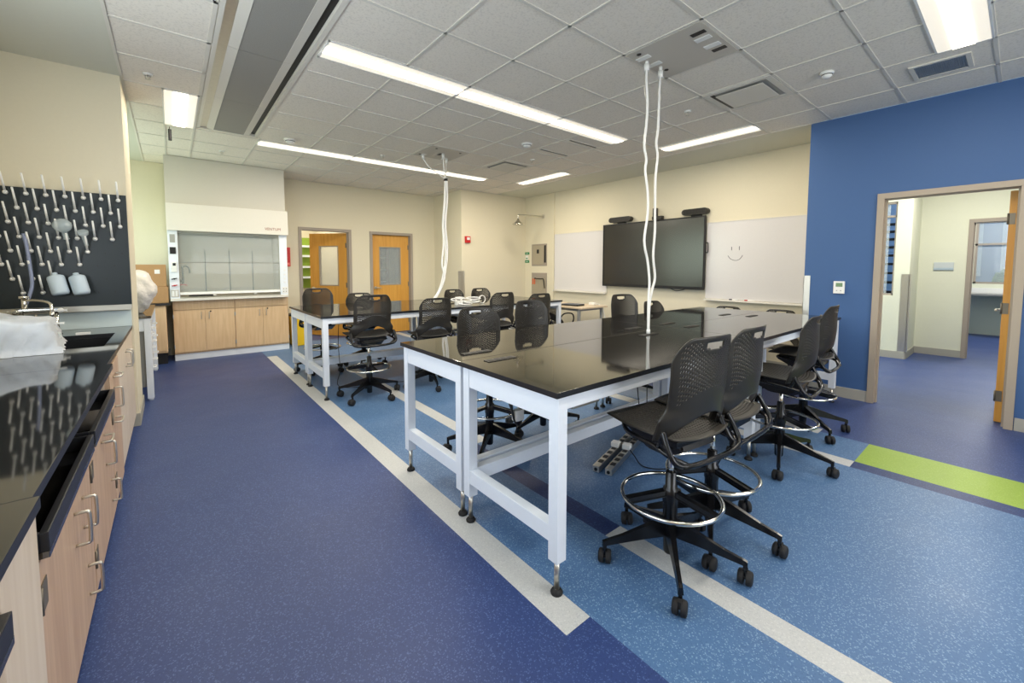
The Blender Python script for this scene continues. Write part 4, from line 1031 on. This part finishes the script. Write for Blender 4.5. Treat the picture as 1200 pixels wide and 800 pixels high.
# drying rack
def drying_rack():
    t = thing('drying_rack', 'black pegboard drying rack with white pegs on the wall above the sink', 'drying rack', (0, 0, 0)); Y = 4.985
    rows = [(1.998, -0.961), (1.885, -0.907), (1.773, -0.958), (1.661, -0.906), (1.551, -0.956), (1.444, -1.007), (1.330, -0.957), (1.218, -0.906)]
    bm = nb(); box(bm, -1.12, -0.278, Y, 4.999, 1.105, 2.055, 0.002)
    obj('pegboard', bm, 'epoxy_edge' if False else mat('rack_black', srgb(30, 40, 46), 0.35), t)
    bm = nb()
    for ri, (z, x0) in enumerate(rows):
        x = x0-0.1055 if x0 > -1.0 else x0
        while x < -0.30:
            cyl(bm, (x, Y-0.0012, z), (x, Y, z), 0.005, seg=8); x += 0.1055
    obj('peg_hole', bm, 'dark', t)
    bm = nb(); lathe(bm, [(0.001, 0.0), (0.012, 0.002), (0.0155, 0.012), (0.014, 0.022), (0.009, 0.03)], (0, 0, 0), 14, Vector((0, -0.8, 0.6)))
    cyl(bm, (0, -0.008, 0.006), (0, -0.115, 0.150), 0.0075, 0.0062, 10)
    p0 = obj('peg', bm, 'peg', t); first = True
    skip = {(3, 5): 0}
    lim = [99, 99, 99, 99, 5, 5, 3, 2]
    for ri, (z, x0) in enumerate(rows):
        x = x0; n = 0
        if ri in (1, 3): xs0 = x0-0.1055
        else: xs0 = x0
        x = xs0
        while x < -0.30:
            n += 1
            if n > lim[ri]+(1 if ri in (1, 3) else 0): break
            if x > -1.09:
                if first: p = p0; first = False
                else: p = p0.copy(); C.objects.link(p); p.parent = t
                p.location = (x, Y, z)
            x += 0.1055
    bm = nb(); prism(bm, [(4.90, 1.065), (4.998, 1.065), (4.998, 1.105), (4.992, 1.105), (4.992, 1.072), (4.906, 1.072), (4.900, 1.10)], 'x', -1.13, -0.28); obj('drip_trough', bm, 'steel', t)
drying_rack()
def bottle(x, z, label):
    t = thing('plastic_bottle', label, 'bottle', (x, 4.90, z), 0, 'milky plastic bottles drying on the pegs')
    ax = Vector((0.22, -0.25, -1)).normalized()
    bm = nb(); lathe(bm, [(0.03, -0.085), (0.048, -0.075), (0.052, -0.06), (0.052, 0.062), (0.046, 0.078), (0.001, 0.082)], (0, 0, 0), 24, ax); obj('bottle_body', bm, 'milky', t)
    bm = nb(); lathe(bm, [(0.018, -0.105), (0.018, -0.08)], (0, 0, 0), 16, ax); obj('bottle_neck', bm, 'milky', t)
bottle(-0.705, 1.285, 'milky plastic bottle drying upside down on the rack, the left one')
bottle(-0.585, 1.283, 'milky plastic bottle drying upside down on the rack, the right one')
t = thing('glass_flask', 'round glass flask drying upside down on a rack peg', 'flask', (-0.660, 4.895, 1.765))
ax = Vector((0.12, 0.55, -1)).normalized()
bm = nb(); lathe(bm, [(0.001, -0.057), (0.035, -0.048), (0.055, -0.02), (0.058, 0.0), (0.05, 0.028), (0.028, 0.05), (0.017, 0.058), (0.016, 0.115), (0.019, 0.118)], (0, 0, 0), 24, ax); obj('flask_body', bm, 'glass', t)
t = thing('glass_funnel', 'small wide mouthed glass funnel drying on a peg beside the round flask', 'funnel', (-0.545, 4.90, 1.70))
bm = nb(); lathe(bm, [(0.034, -0.03), (0.036, -0.022), (0.033, 0.0), (0.016, 0.014), (0.012, 0.1), (0.013, 0.102)], (0, 0, 0), 20, ax); obj('funnel_body', bm, 'glass', t)
bm = nb(); tube(bm, [(-0.872, 4.90, 1.69), (-0.858, 4.895, 1.6), (-0.848, 4.89, 1.45), (-0.842, 4.885, 1.3), (-0.86, 4.87, 1.2), (-0.87, 4.82, 1.14), (-0.86, 4.74, 1.09)], 0.011, 8)
o = obj('rubber_hose', bm, 'rubber_tube'); tag(o, 'pale blue grey rubber hose hanging from the rack down to the tap', 'hose')

# faucet
t = thing('faucet', 'chrome lab faucet with lever handles behind the sink', 'faucet', (0, 0, 0))
bm = nb(); box(bm, -0.92, -0.66, 4.70, 4.75, 1.085, 1.115, 0.01)
for x in (-0.88, -0.70): cyl(bm, (x, 4.725, 0.915), (x, 4.725, 1.09), 0.014, seg=14); lathe(bm, [(0.028, 0.915), (0.026, 0.925), (0.014, 0.93)], (x, 4.725, 0), 18)
obj('mixer_body', bm, 'chrome', t)
bm = nb(); cyl(bm, (-0.86, 4.725, 1.11), (-0.86, 4.725, 1.20), 0.016, seg=14); cyl(bm, (-0.86, 4.725, 1.195), (-0.86, 4.725, 1.215), 0.028, seg=18)
tube(bm, [(-0.86, 4.725, 1.18), (-0.80, 4.66, 1.185), (-0.74, 4.58, 1.18), (-0.70, 4.53, 1.165), (-0.69, 4.51, 1.13), (-0.69, 4.51, 1.10)], 0.010, 10); cyl(bm, (-0.69, 4.51, 1.06), (-0.69, 4.51, 1.105), 0.011, 0.014, 12)
obj('spout', bm, 'chrome', t)
for x in (-0.90, -0.67):
    bm = nb(); lathe(bm, [(0.017, 0.0), (0.019, 0.03), (0.012, 0.035)], (x, 4.70, 1.10), 14, (0, -1, 0)); obox(bm, (x-0.035, 4.67, 1.10), (x+0.035, 4.67, 1.10), 0.014, 0.012, bev=0.003); obj('tap_handle', bm, 'chrome' if x < -0.8 else 'white_plastic', t)
bm = nb(); tube(bm, [(-0.80, 4.69, 1.07), (-0.79, 4.66, 1.03), (-0.77, 4.64, 1.02), (-0.76, 4.62, 1.05)], 0.008); obj('hose_barb', bm, 'chrome', t)
# paper covered box
def draped():
    bm = nb(); n = 22
    rnd = random.Random(2)
    def P(u, v):
        x = u; y = v
        m = max(abs(x), abs(y))
        h = 0.225-0.05*max(0, x+0.2)+0.014*math.sin(6*x)*math.cos(5*y)
        z = h if m < 0.6 else h*(1-(m-0.6)/0.4)+0.002
        k = 1.0 if m < 0.6 else 1+(m-0.6)*(0.22+0.5*max(0, x-0.3))
        s = min(1, 0.6/max(m, 1e-6)) if m > 0.6 else 1
        X = x*s*0.33*k; Y = y*s*0.42*k
        w = 0.008*math.sin(9*(x-y)*2)+0.006*math.sin(21*x+13*y)
        return Vector((X+w, Y-w, max(0.001, z)))
    V = [[bm.verts.new(P(-1+2*i/n, -1+2*j/n)) for j in range(n+1)] for i in range(n+1)]
    for i in range(n):
        for j in range(n): bm.faces.new((V[i][j], V[i+1][j], V[i+1][j+1], V[i][j+1])).smooth = True
    bmesh.ops.solidify(bm, geom=bm.faces[:], thickness=0.0015)
    o = obj('paper_towels', bm, 'paper'); o.location = (-0.80, 3.90, 0.914); o.rotation_euler.z = 0.12
    tag(o, 'stack draped in white paper towels standing left of the sink', 'paper towels')
draped()
t = thing('soap_dispenser', 'small clear bottle with a white pump beside the sink', 'soap bottle', (-0.605, 3.99, 0.914))
bm = nb(); lathe(bm, [(0.028, 0), (0.03, 0.01), (0.03, 0.08), (0.014, 0.10)], (0, 0, 0), 18); obj('bottle_body', bm, 'glass', t)
bm = nb(); cyl(bm, (0, 0, 0.10), (0, 0, 0.12), 0.014); cyl(bm, (0, 0, 0.12), (0, 0, 0.15), 0.005, seg=8); obox(bm, (-0.01, 0, 0.152), (0.045, 0, 0.150), 0.014, 0.010, bev=0.002); obj('pump', bm, 'white_plastic', t)

# ---------------------------------------------------------------- screen wall
def whiteboard(y0, y1, z0, z1, label, smiley=False):
    t = thing('whiteboard', label, 'whiteboard', (0, 0, 0)); X = XT
    bm = nb(); box(bm, X-0.012, X, y0, y1, z0, z1, 0.001); b = obj('board', bm, 'whiteboard', t)
    bm = nb()
    for (a, bb, c, d) in ((y0-0.006, y1+0.006, z1, z1+0.008), (y0-0.006, y0, z0, z1), (y1, y1+0.006, z0, z1)): box(bm, X-0.018, X, a, bb, c, d)
    obj('board_frame', bm, 'tbar', t)
    bm = nb(); prism(bm, [(X, z0-0.002), (X-0.075, z0-0.008), (X-0.078, z0-0.028), (X, z0-0.022)], 'y', y0, y1); obj('marker_tray', bm, 'tbar', t)
    if smiley:
        bm = nb(); cy, cz = 2.735, 1.60; xx = X-0.0135
        tube(bm, [(xx, cy+0.06, cz+0.10), (xx, cy+0.06, cz+0.15)], 0.004, 6, n=1); tube(bm, [(xx, cy-0.05, cz+0.10), (xx, cy-0.05, cz+0.155)], 0.004, 6, n=1)
        tube(bm, [(xx, cy+0.11, cz+0.02), (xx, cy+0.07, cz-0.03), (xx, cy, cz-0.055), (xx, cy-0.06, cz-0.035), (xx, cy-0.10, cz+0.02)], 0.0035, 6)
        obj('smiley_drawing', bm, 'ink', b, 'hand drawn dark marker smiley face')
whiteboard(5.12, 6.545, 0.955, 2.16, 'large whiteboard left of the wall screen')
whiteboard(1.66, 3.17, 0.955, 2.135, 'large whiteboard right of the wall screen with a drawn smiley', True)
def marker(y, col, label, r=0.009):
    t = thing('marker', label, 'marker', (XT-0.04, y, 0.947)); bm = nb(); cyl(bm, (0, -0.05, r), (0, 0.05, r), r, seg=10); obj('marker_barrel', bm, 'white_plastic', t)
    bm = nb(); cyl(bm, (0, 0.03, r), (0, 0.075, r), r*1.08, seg=10); obj('marker_cap', bm, col, t)
marker(2.72, 'ink', 'marker with dark cap on the right whiteboard tray'); marker(2.50, 'red', 'marker with red cap on the right whiteboard tray')
t = thing('wall_screen', 'large black wall mounted display screen', 'screen', (0, 0, 0)); X = XT-0.085
y0, y1, z0, z1 = 3.165, 5.155, 1.085, 2.252
bm = nb(); wall_holes(bm, 'x', X-0.012, X+0.01, y0, y1, z0, z1, [(y0+0.022, y1-0.022, z0+0.045, z1-0.022)]); obj('bezel', bm, 'dark', t)
bm = nb(); box(bm, X-0.004, X+0.002, y0+0.02, y1-0.02, z0+0.04, z1-0.02); obj('display_glass', bm, 'screen', t)
bm = nb(); box(bm, X+0.0105, X+0.055, y0+0.01, y1-0.01, z0+0.01, z1-0.01, 0.004); obj('back_cover', bm, 'dark', t)
bm = nb(); box(bm, X+0.055, XT-0.001, 3.8, 4.5, 1.4, 1.9); obj('wall_bracket', bm, 'dark', t)
bm = nb(); tube(bm, [(X+0.03, y0, 1.82), (X+0.03, y0-0.03, 1.82), (X+0.03, y0-0.03, 1.68), (X+0.03, y0, 1.68)], 0.008, n=3); obj('side_handle', bm, 'dark', t)
bm = nb(); tube(bm, [(X+0.03, y0+0.6, z0+0.012), (X+0.03, y0+0.5, z0-0.03), (X+0.03, y0+0.4, z0-0.02), (X+0.03, y0+0.3, z0+0.012)], 0.006); obj('power_cord', bm, 'dark', t)
def speaker(y0, y1, label):
    t = thing('conference_speaker', label, 'speaker', (0, 0, 0), 0, 'black speaker bars on the wall above the screen'); z = 2.325; r = 0.047
    bm = nb(); P = []
    for k in range(13): a = PI/2+PI*k/12; P.append((y0+r+r*math.cos(a), z+r*math.sin(a)))
    for k in range(13): a = -PI/2+PI*k/12; P.append((y1-r+r*math.cos(a), z+r*math.sin(a)))
    prism(bm, P, 'x', XT-0.115, XT-0.02, 0.006); obj('speaker_body', bm, 'black_plastic', t)
    bm = nb(); box(bm, XT-0.06, XT, (y0+y1)/2-0.08, (y0+y1)/2+0.08, z-0.07, z-0.02, 0.003); obj('wall_bracket', bm, 'dark', t)
    bm = nb()
    for k in range(18): yy = y0+0.05+k*(y1-y0-0.1)/17; box(bm, XT-0.118, XT-0.114, yy-0.004, yy+0.004, z-0.032, z+0.032)
    obj('speaker_grille', bm, 'dark', t)
speaker(4.53, 5.02, 'black rounded speaker bar above the left end of the screen')
speaker(3.13, 3.56, 'black rounded speaker bar above the right end of the screen')
t = thing('camera_module', 'small black camera on top of the middle of the screen, behind the cables', 'camera', (XT-0.09, 4.03, 2.255))
bm = nb(); box(bm, -0.035, 0.035, -0.13, 0.06, 0, 0.06, 0.008); obj('camera_base', bm, 'black_plastic', t)
bm = nb(); box(bm, -0.03, 0.03, -0.02, 0.05, 0.06, 0.20, 0.01); obj('camera_head', bm, 'black_plastic', t)
bm = nb(); lathe(bm, [(0.02, 0), (0.02, 0.008), (0.012, 0.01)], (-0.03, 0.015, 0.15), 16, (-1, 0, 0)); obj('lens', bm, 'black_gloss', t)
# wall outlets, thermostat, alarm
t = thing('thermostat', 'small white thermostat with green display on the blue wall', 'thermostat', (XB, 1.275, 1.22))
bm = nb(); box(bm, -0.022, 0, -0.05, 0.05, -0.068, 0.068, 0.005); obj('thermostat_body', bm, 'white_plastic', t)
bm = nb(); box(bm, -0.0235, -0.0215, -0.032, 0.028, 0.008, 0.05); obj('thermostat_display', bm, mat('lcd', srgb(110, 140, 100), 0.3), t)
bm = nb()
for k in (-1, 1): cyl(bm, (-0.024, k*0.018, -0.035), (-0.02, k*0.018, -0.035), 0.006, seg=10)
obj('button', bm, 'grey_panel', t)
t = thing('fire_alarm', 'red fire alarm on the cream wall left of the shower', 'fire alarm', (4.93, 7.55, 2.03))
bm = nb(); box(bm, -0.06, 0.06, -0.05, 0, -0.07, 0.07, 0.006); obj('alarm_body', bm, 'red', t)
bm = nb(); box(bm, -0.035, 0.035, -0.062, -0.05, -0.01, 0.045, 0.004); obj('strobe_lens', bm, 'white_plastic', t)
# safety shower and cabinets on the far part of the screen wall
t = thing('safety_shower', 'chrome emergency drench shower on a long wall arm in the far corner', 'shower', (0, 0, 0))
bm = nb(); cyl(bm, (XT, 6.93, 2.59), (XT-0.012, 6.93, 2.59), 0.045); tube(bm, [(XT, 6.93, 2.59), (6.1, 6.93, 2.575), (5.86, 6.93, 2.565), (5.83, 6.93, 2.54), (5.83, 6.93, 2.47)], 0.017, 10, n=5); obj('shower_arm', bm, 'steel', t)
bm = nb(); lathe(bm, [(0.02, 2.49), (0.028, 2.46), (0.045, 2.43), (0.10, 2.39), (0.125, 2.365), (0.12, 2.36), (0.001, 2.375)], (5.83, 6.93, 0), 28); obj('shower_head', bm, 'chrome', t)
t = thing('eyewash_cabinet', 'recessed beige steel safety station cabinet, upper one, beside the shower signs', 'cabinet', (0, 0, 0)); X = XT
bm = nb(); box(bm, X-0.012, X, 6.80, 7.30, 1.475, 1.975, 0.002); b = obj('cabinet_frame', bm, 'taupe', t)
bm = nb(); box(bm, X-0.018, X-0.012, 6.89, 7.26, 1.51, 1.94, 0.002); obj('cabinet_door', bm, mat('beige_steel', srgb(176, 166, 146), 0.4, metal=0.3), t)
bm = nb(); box(bm, X-0.02, X-0.012, 6.825, 6.875, 1.55, 1.94, 0.001); obj('side_window', bm, 'dark', t)
bm = nb(); box(bm, X-0.022, X-0.017, 7.05, 7.12, 1.76, 1.85, 0.001); obj('latch', bm, 'dark', t)
t = thing('wall_cabinet', 'recessed beige steel safety station cabinet, lower one with a black pull bar', 'cabinet', (0, 0, 0))
bm = nb(); box(bm, X-0.012, X, 6.80, 7.30, 0.35, 1.315, 0.002); obj('cabinet_frame', bm, 'taupe', t)
bm = nb(); box(bm, X-0.017, X-0.012, 7.06, 7.28, 0.38, 1.20, 0.002); box(bm, X-0.017, X-0.012, 6.83, 7.05, 0.38, 1.20, 0.002); obj('cabinet_door', bm, M['beige_steel'], t)
bm = nb(); tube(bm, [(X-0.014, 7.16, 1.19), (X-0.06, 7.15, 1.185), (X-0.06, 6.95, 1.18), (X-0.05, 6.87, 1.18), (X-0.05, 6.845, 1.10), (X-0.03, 6.845, 0.97)], 0.011, n=3); obj('pull_bar', bm, 'dark', t)
for yy in (7.25, 7.19): bm = nb(); box(bm, X-0.022, X-0.017, yy-0.02, yy+0.02, 1.05, 1.18); obj('hanging_tag', bm, 'orange', t)
for (z0, z1, lab) in ((1.74, 1.80, 'green safety shower sign, the upper one beside the beige cabinet'), (1.55, 1.61, 'green safety sign, the lower one beside the beige cabinet')):
    t = thing('safety_sign', lab, 'sign', (0, 0, 0)); bm = nb(); box(bm, X-0.004, X, 7.40, 7.62, z0, z1); obj('sign_plate', bm, 'green_sign', t)
    bm = nb(); box(bm, X-0.0052, X-0.004, 7.44, 7.52, z0+0.024, z0+0.034); obj('sign_mark', bm, 'white_plastic', t)
t = thing('safety_sign', 'small white and green pictogram sign between the two green signs', 'sign', (0, 0, 0)); bm = nb(); box(bm, X-0.004, X, 7.40, 7.50, 1.62, 1.73) if False else box(bm, X-0.004, X, 7.44, 7.53, 1.625, 1.725); obj('sign_plate', bm, 'white_plastic', t)
bm = nb(); box(bm, X-0.0052, X-0.004, 7.455, 7.515, 1.64, 1.665); obj('sign_mark', bm, 'green_sign', t)
# maple topped side table with laptop and power brick
t = thing('folding_table', 'maple topped side table on grey legs against the screen wall', 'table', (0, 0, 0))
bm = nb(); box(bm, 5.38, 6.10, 4.72, 6.3, 0.722, 0.75, 0.004); obj('tabletop', bm, 'maple_top', t)
for (x, y) in ((5.42, 4.80), (6.03, 4.80), (5.42, 6.2), (6.03, 6.2)):
    bm = nb(); box(bm, x, x+0.045, y, y+0.045, 0.0, 0.722, 0.003); obj('leg', bm, 'grey_panel', t)
bm = nb(); box(bm, 5.465, 6.03, 4.81, 4.84, 0.68, 0.72); box(bm, 5.43, 5.46, 4.845, 6.2, 0.68, 0.72); obj('apron', bm, 'grey_panel', t)
t = thing('laptop', 'closed dark laptop on the maple topped side table', 'laptop', (5.62, 5.13, 0.751), 0.2)
bm = nb(); box(bm, -0.12, 0.12, -0.17, 0.17, 0, 0.018, 0.004); obj('laptop_base', bm, 'black_plastic', t)
bm = nb(); box(bm, -0.12, 0.12, -0.17, 0.17, 0.02, 0.032, 0.004); obj('laptop_lid', bm, mat('slate', srgb(70, 78, 88), 0.4), t)
t = thing('power_adapter', 'white power adapter with a cable on the maple side table', 'power adapter', (6.0, 4.98, 0.751))
bm = nb(); box(bm, -0.04, 0.04, -0.07, 0.07, 0, 0.045, 0.008); obj('adapter_body', bm, 'white_plastic', t)
bm = nb(); tube(bm, [(0.04, 0.0, 0.02), (0.10, -0.05, 0.01), (0.13, -0.12, -0.05), (0.16, -0.16, -0.25), (0.22, -0.20, -0.32), (0.36, -0.15, -0.25)], 0.006); obj('adapter_cable', bm, 'white_plastic', t)
# white cable pile on the back table
t = thing('cable_pile', 'tangle of white cables and power boxes on the back table', 'cables', (3.12, 4.92, 0.914))
bm = nb(); rnd = random.Random(9)
for k in range(7):
    R = rnd.uniform(0.06, 0.15); cx, cy = rnd.uniform(-0.12, 0.28), rnd.uniform(-0.07, 0.1); z = 0.010+0.013*k; tl = rnd.uniform(-0.2, 0.2)
    tube(bm, [(cx+R*math.cos(a*PI/8), cy+0.6*R*math.sin(a*PI/8), z+abs(tl)*R*(1+math.sin(a*PI/8))) for a in range(16)], 0.0085, 8, closed=True, n=1)
obj('cable_coil', bm, 'white_plastic', t)
bm = nb(); ring(bm, (0.36, 0.02, 0.062), 0.055, 0.008, 24, axis='y'); obj('cable_loop', bm, 'white_plastic', t)
for x, y in ((-0.05, 0.0), (0.1, 0.05)):
    bm = nb(); box(bm, x-0.05, x+0.05, y-0.03, y+0.03, 0.001, 0.05, 0.006); obj('plug_box', bm, 'white_plastic', t)

# ---------------------------------------------------------------- hanging cables
A = [(2.991, 1.97, 3.04), (2.979, 1.964, 2.943), (2.98, 1.95, 2.742), (2.956, 1.939, 2.568), (2.916, 1.928, 2.393), (2.938, 1.921, 2.284), (2.917, 1.915, 2.194), (2.939, 1.904, 2.029), (2.929, 1.893, 1.86), (2.868, 1.878, 1.643), (2.904, 1.867, 1.478), (2.918, 1.857, 1.323), (2.897, 1.848, 1.19), (2.874, 1.83, 0.925)]
B = [(3.156, 1.95, 3.028), (3.138, 1.944, 2.913), (3.115, 1.932, 2.702), (3.095, 1.923, 2.547), (3.065, 1.917, 2.432), (3.079, 1.911, 2.332), (3.054, 1.905, 2.212), (3.038, 1.9, 2.128), (3.019, 1.885, 1.867), (3.011, 1.877, 1.717), (2.977, 1.866, 1.526), (2.993, 1.856, 1.356), (2.945, 1.85, 1.255), (2.90, 1.842, 1.123), (2.884, 1.834, 0.925)]
def hang(label, pts, r=0.0095, top=True):
    t = thing('hanging_cable', label, 'cable', (0, 0, 0)); bm = nb(); tube(bm, pts, r, 8, n=5); obj('cable', bm, 'white_plastic', t)
    if top:
        x, y, z = pts[0]; bm = nb(); cyl(bm, (x, y, z-0.05), (x, y, z+0.006), 0.020, seg=16); cyl(bm, (x, y, z+0.006), (x, y, CH-0.006), 0.014, seg=12); obj('ceiling_plug', bm, 'white_plastic', t)
        bm = nb(); x, y, z = pts[-1]; cyl(bm, (x, y, 0.918), (x, y, 0.95), 0.013, seg=12); obj('plug', bm, 'white_plastic', t)
        bm = nb(); x, y, z = pts[0]; tube(bm, [(x-0.018, y, z-0.04), (x-0.03, y, z-0.12), (x-0.02, y, z-0.22), (x, y, z-0.26), (x+0.02, y, z-0.2), (x+0.025, y, z-0.1), (x+0.018, y, z-0.04)], 0.002, 5); obj('strain_wire', bm, 'steel', t)
hang('white wavy cable hanging to the front table, left of its pair', A); hang('white wavy cable hanging to the front table, right of its pair', B)
t = thing('cable_bundle', 'bundle of white cables hanging from three ceiling plugs to the back table', 'cable', (0, 0, 0))
Cc = [(3.14, 5.35, 2.72), (3.15, 5.35, 2.66), (3.14, 5.327, 2.401), (3.092, 5.299, 2.064), (3.1, 5.27, 1.721), (3.071, 5.25, 1.475), (2.984, 5.224, 1.171), (2.849, 5.206, 0.985), (2.72, 5.2, 0.93)]
Dd = [(3.12, 5.36, 2.72), (3.13, 5.36, 2.66), (3.103, 5.336, 2.398), (3.054, 5.306, 2.062), (3.05, 5.281, 1.78), (3.004, 5.253, 1.474), (3.034, 5.236, 1.291), (2.909, 5.214, 1.052), (2.74, 5.2, 0.93)]
for pts in (Cc, Dd): bm = nb(); tube(bm, pts, 0.014, 8, n=5); obj('cable', bm, 'white_plastic', t)
bm = nb(); tube(bm, [(p[0]-0.015, p[1]+0.02, p[2]) for p in Cc], 0.011, 8, n=4); obj('cable', bm, 'white_plastic', t)
for (x, y) in ((2.88, 5.55), (3.10, 5.36), (3.27, 5.56)):
    bm = nb(); cyl(bm, (x, y, CH-0.075), (x, y, CH-0.006), 0.020, seg=14); obj('ceiling_plug', bm, 'white_plastic', t)
    bm = nb(); tube(bm, [(x, y, CH-0.07), (x*0.7+3.13*0.3, y*0.7+5.36*0.3, CH-0.20), (3.13+(x-3.13)*0.2, 5.36+(y-5.36)*0.2, CH-0.31), (3.13, 5.36, 2.70)], 0.008, 8); obj('cable', bm, 'white_plastic', t)
bm = nb(); cyl(bm, (3.135, 5.355, 2.685), (3.135, 5.355, 2.715), 0.030, seg=16); obj('cable_tie', bm, 'dark', t)

# ---------------------------------------------------------------- power strips and cords under the front table
def strip(a, b, label):
    a = Vector(a); b = Vector(b); d = (b-a); L = d.length; ang = math.atan2(d.y, d.x)
    t = thing('power_strip', label, 'power strip', (a.x, a.y, 0), ang, 'grey metal power strips on the floor under the front table')
    bm = nb(); box(bm, 0, L, -0.024, 0.024, 0.002, 0.045, 0.003); obj('strip_body', bm, 'steel', t)
    n = 7
    for k in range(n): x = 0.07+k*(L-0.12)/n; bm = nb(); box(bm, x, x+0.045, -0.017, 0.017, 0.044, 0.048, 0.002); obj('outlet', bm, 'dark', t)
    bm = nb(); cyl(bm, (-0.004, 0, 0.023), (0.003, 0, 0.023), 0.012, seg=12); obj('end_knockout', bm, 'dark', t)
    bm = nb(); box(bm, 0.36, 0.42, -0.03, 0.03, 0.048, 0.085, 0.006); obj('plug', bm, 'white_plastic', t)
strip((2.255, 1.825, 0), (2.95, 2.03, 0), 'grey metal power strip under the front table, the one farther left')
strip((2.285, 1.74, 0), (2.97, 1.95, 0), 'grey metal power strip under the front table, the one nearer the stools')
def cord(label, pts, r=0.004):
    bm = nb(); tube(bm, pts, r, 7, n=6); o = obj('extension_cord', bm, 'black_rubber'); tag(o, label, 'cord')
cord('black power cord looping on the blue floor beside the power strips', [(2.66, 1.86, 0.07), (2.64, 1.78, 0.03), (2.58, 1.66, 0.006), (2.66, 1.54, 0.006), (2.82, 1.52, 0.006), (2.90, 1.62, 0.006), (2.86, 1.76, 0.03), (2.83, 1.84, 0.2), (2.81, 1.88, 0.55), (2.80, 1.90, 0.82)])
cord('black power cord hanging from under the front table to the floor strips', [(3.02, 1.93, 0.83), (3.03, 1.93, 0.5), (3.02, 1.92, 0.2), (2.96, 1.9, 0.09), (2.78, 1.9, 0.08)])
t = thing('coiled_cord', 'bundled black power cord hanging under the closest table', 'cord', (1.60, 1.92, 0))
bm = nb()
for k in range(5): tube(bm, [(0.0, 0.0+0.006*k, 0.82), (-0.012-0.006*k, 0.006*k, 0.72), (-0.03, 0.005*k, 0.60), (-0.01+0.008*k, 0.006*k, 0.50), (0.03+0.004*k, 0.006*k, 0.46), (0.05, 0.005*k, 0.52), (0.03, 0.004*k, 0.66), (0.008, 0.0, 0.80)], 0.006, 6, n=4)
tube(bm, [(0.005, 0, 0.89), (0.0, 0, 0.80)], 0.006, 6, n=1)
obj('cord_loop', bm, 'black_rubber', t)
bm = nb(); box(bm, -0.005, 0.06, -0.012, 0.035, 0.49, 0.56, 0.012); obj('cord_wrap', bm, 'film', t)
cord('black cord curving over the floor at the near side of the back tables', [(2.62, 4.75, 0.006), (2.5, 4.66, 0.15), (2.42, 4.60, 0.26), (2.30, 4.62, 0.18), (2.24, 4.70, 0.05), (2.1, 4.9, 0.006), (1.8, 5.0, 0.006)])
cord('black cord hanging at the left end of the back tables', [(1.62, 5.42, 0.82), (1.58, 5.35, 0.5), (1.55, 5.2, 0.2), (1.5, 5.1, 0.02), (1.75, 4.95, 0.006), (2.1, 5.1, 0.006)])
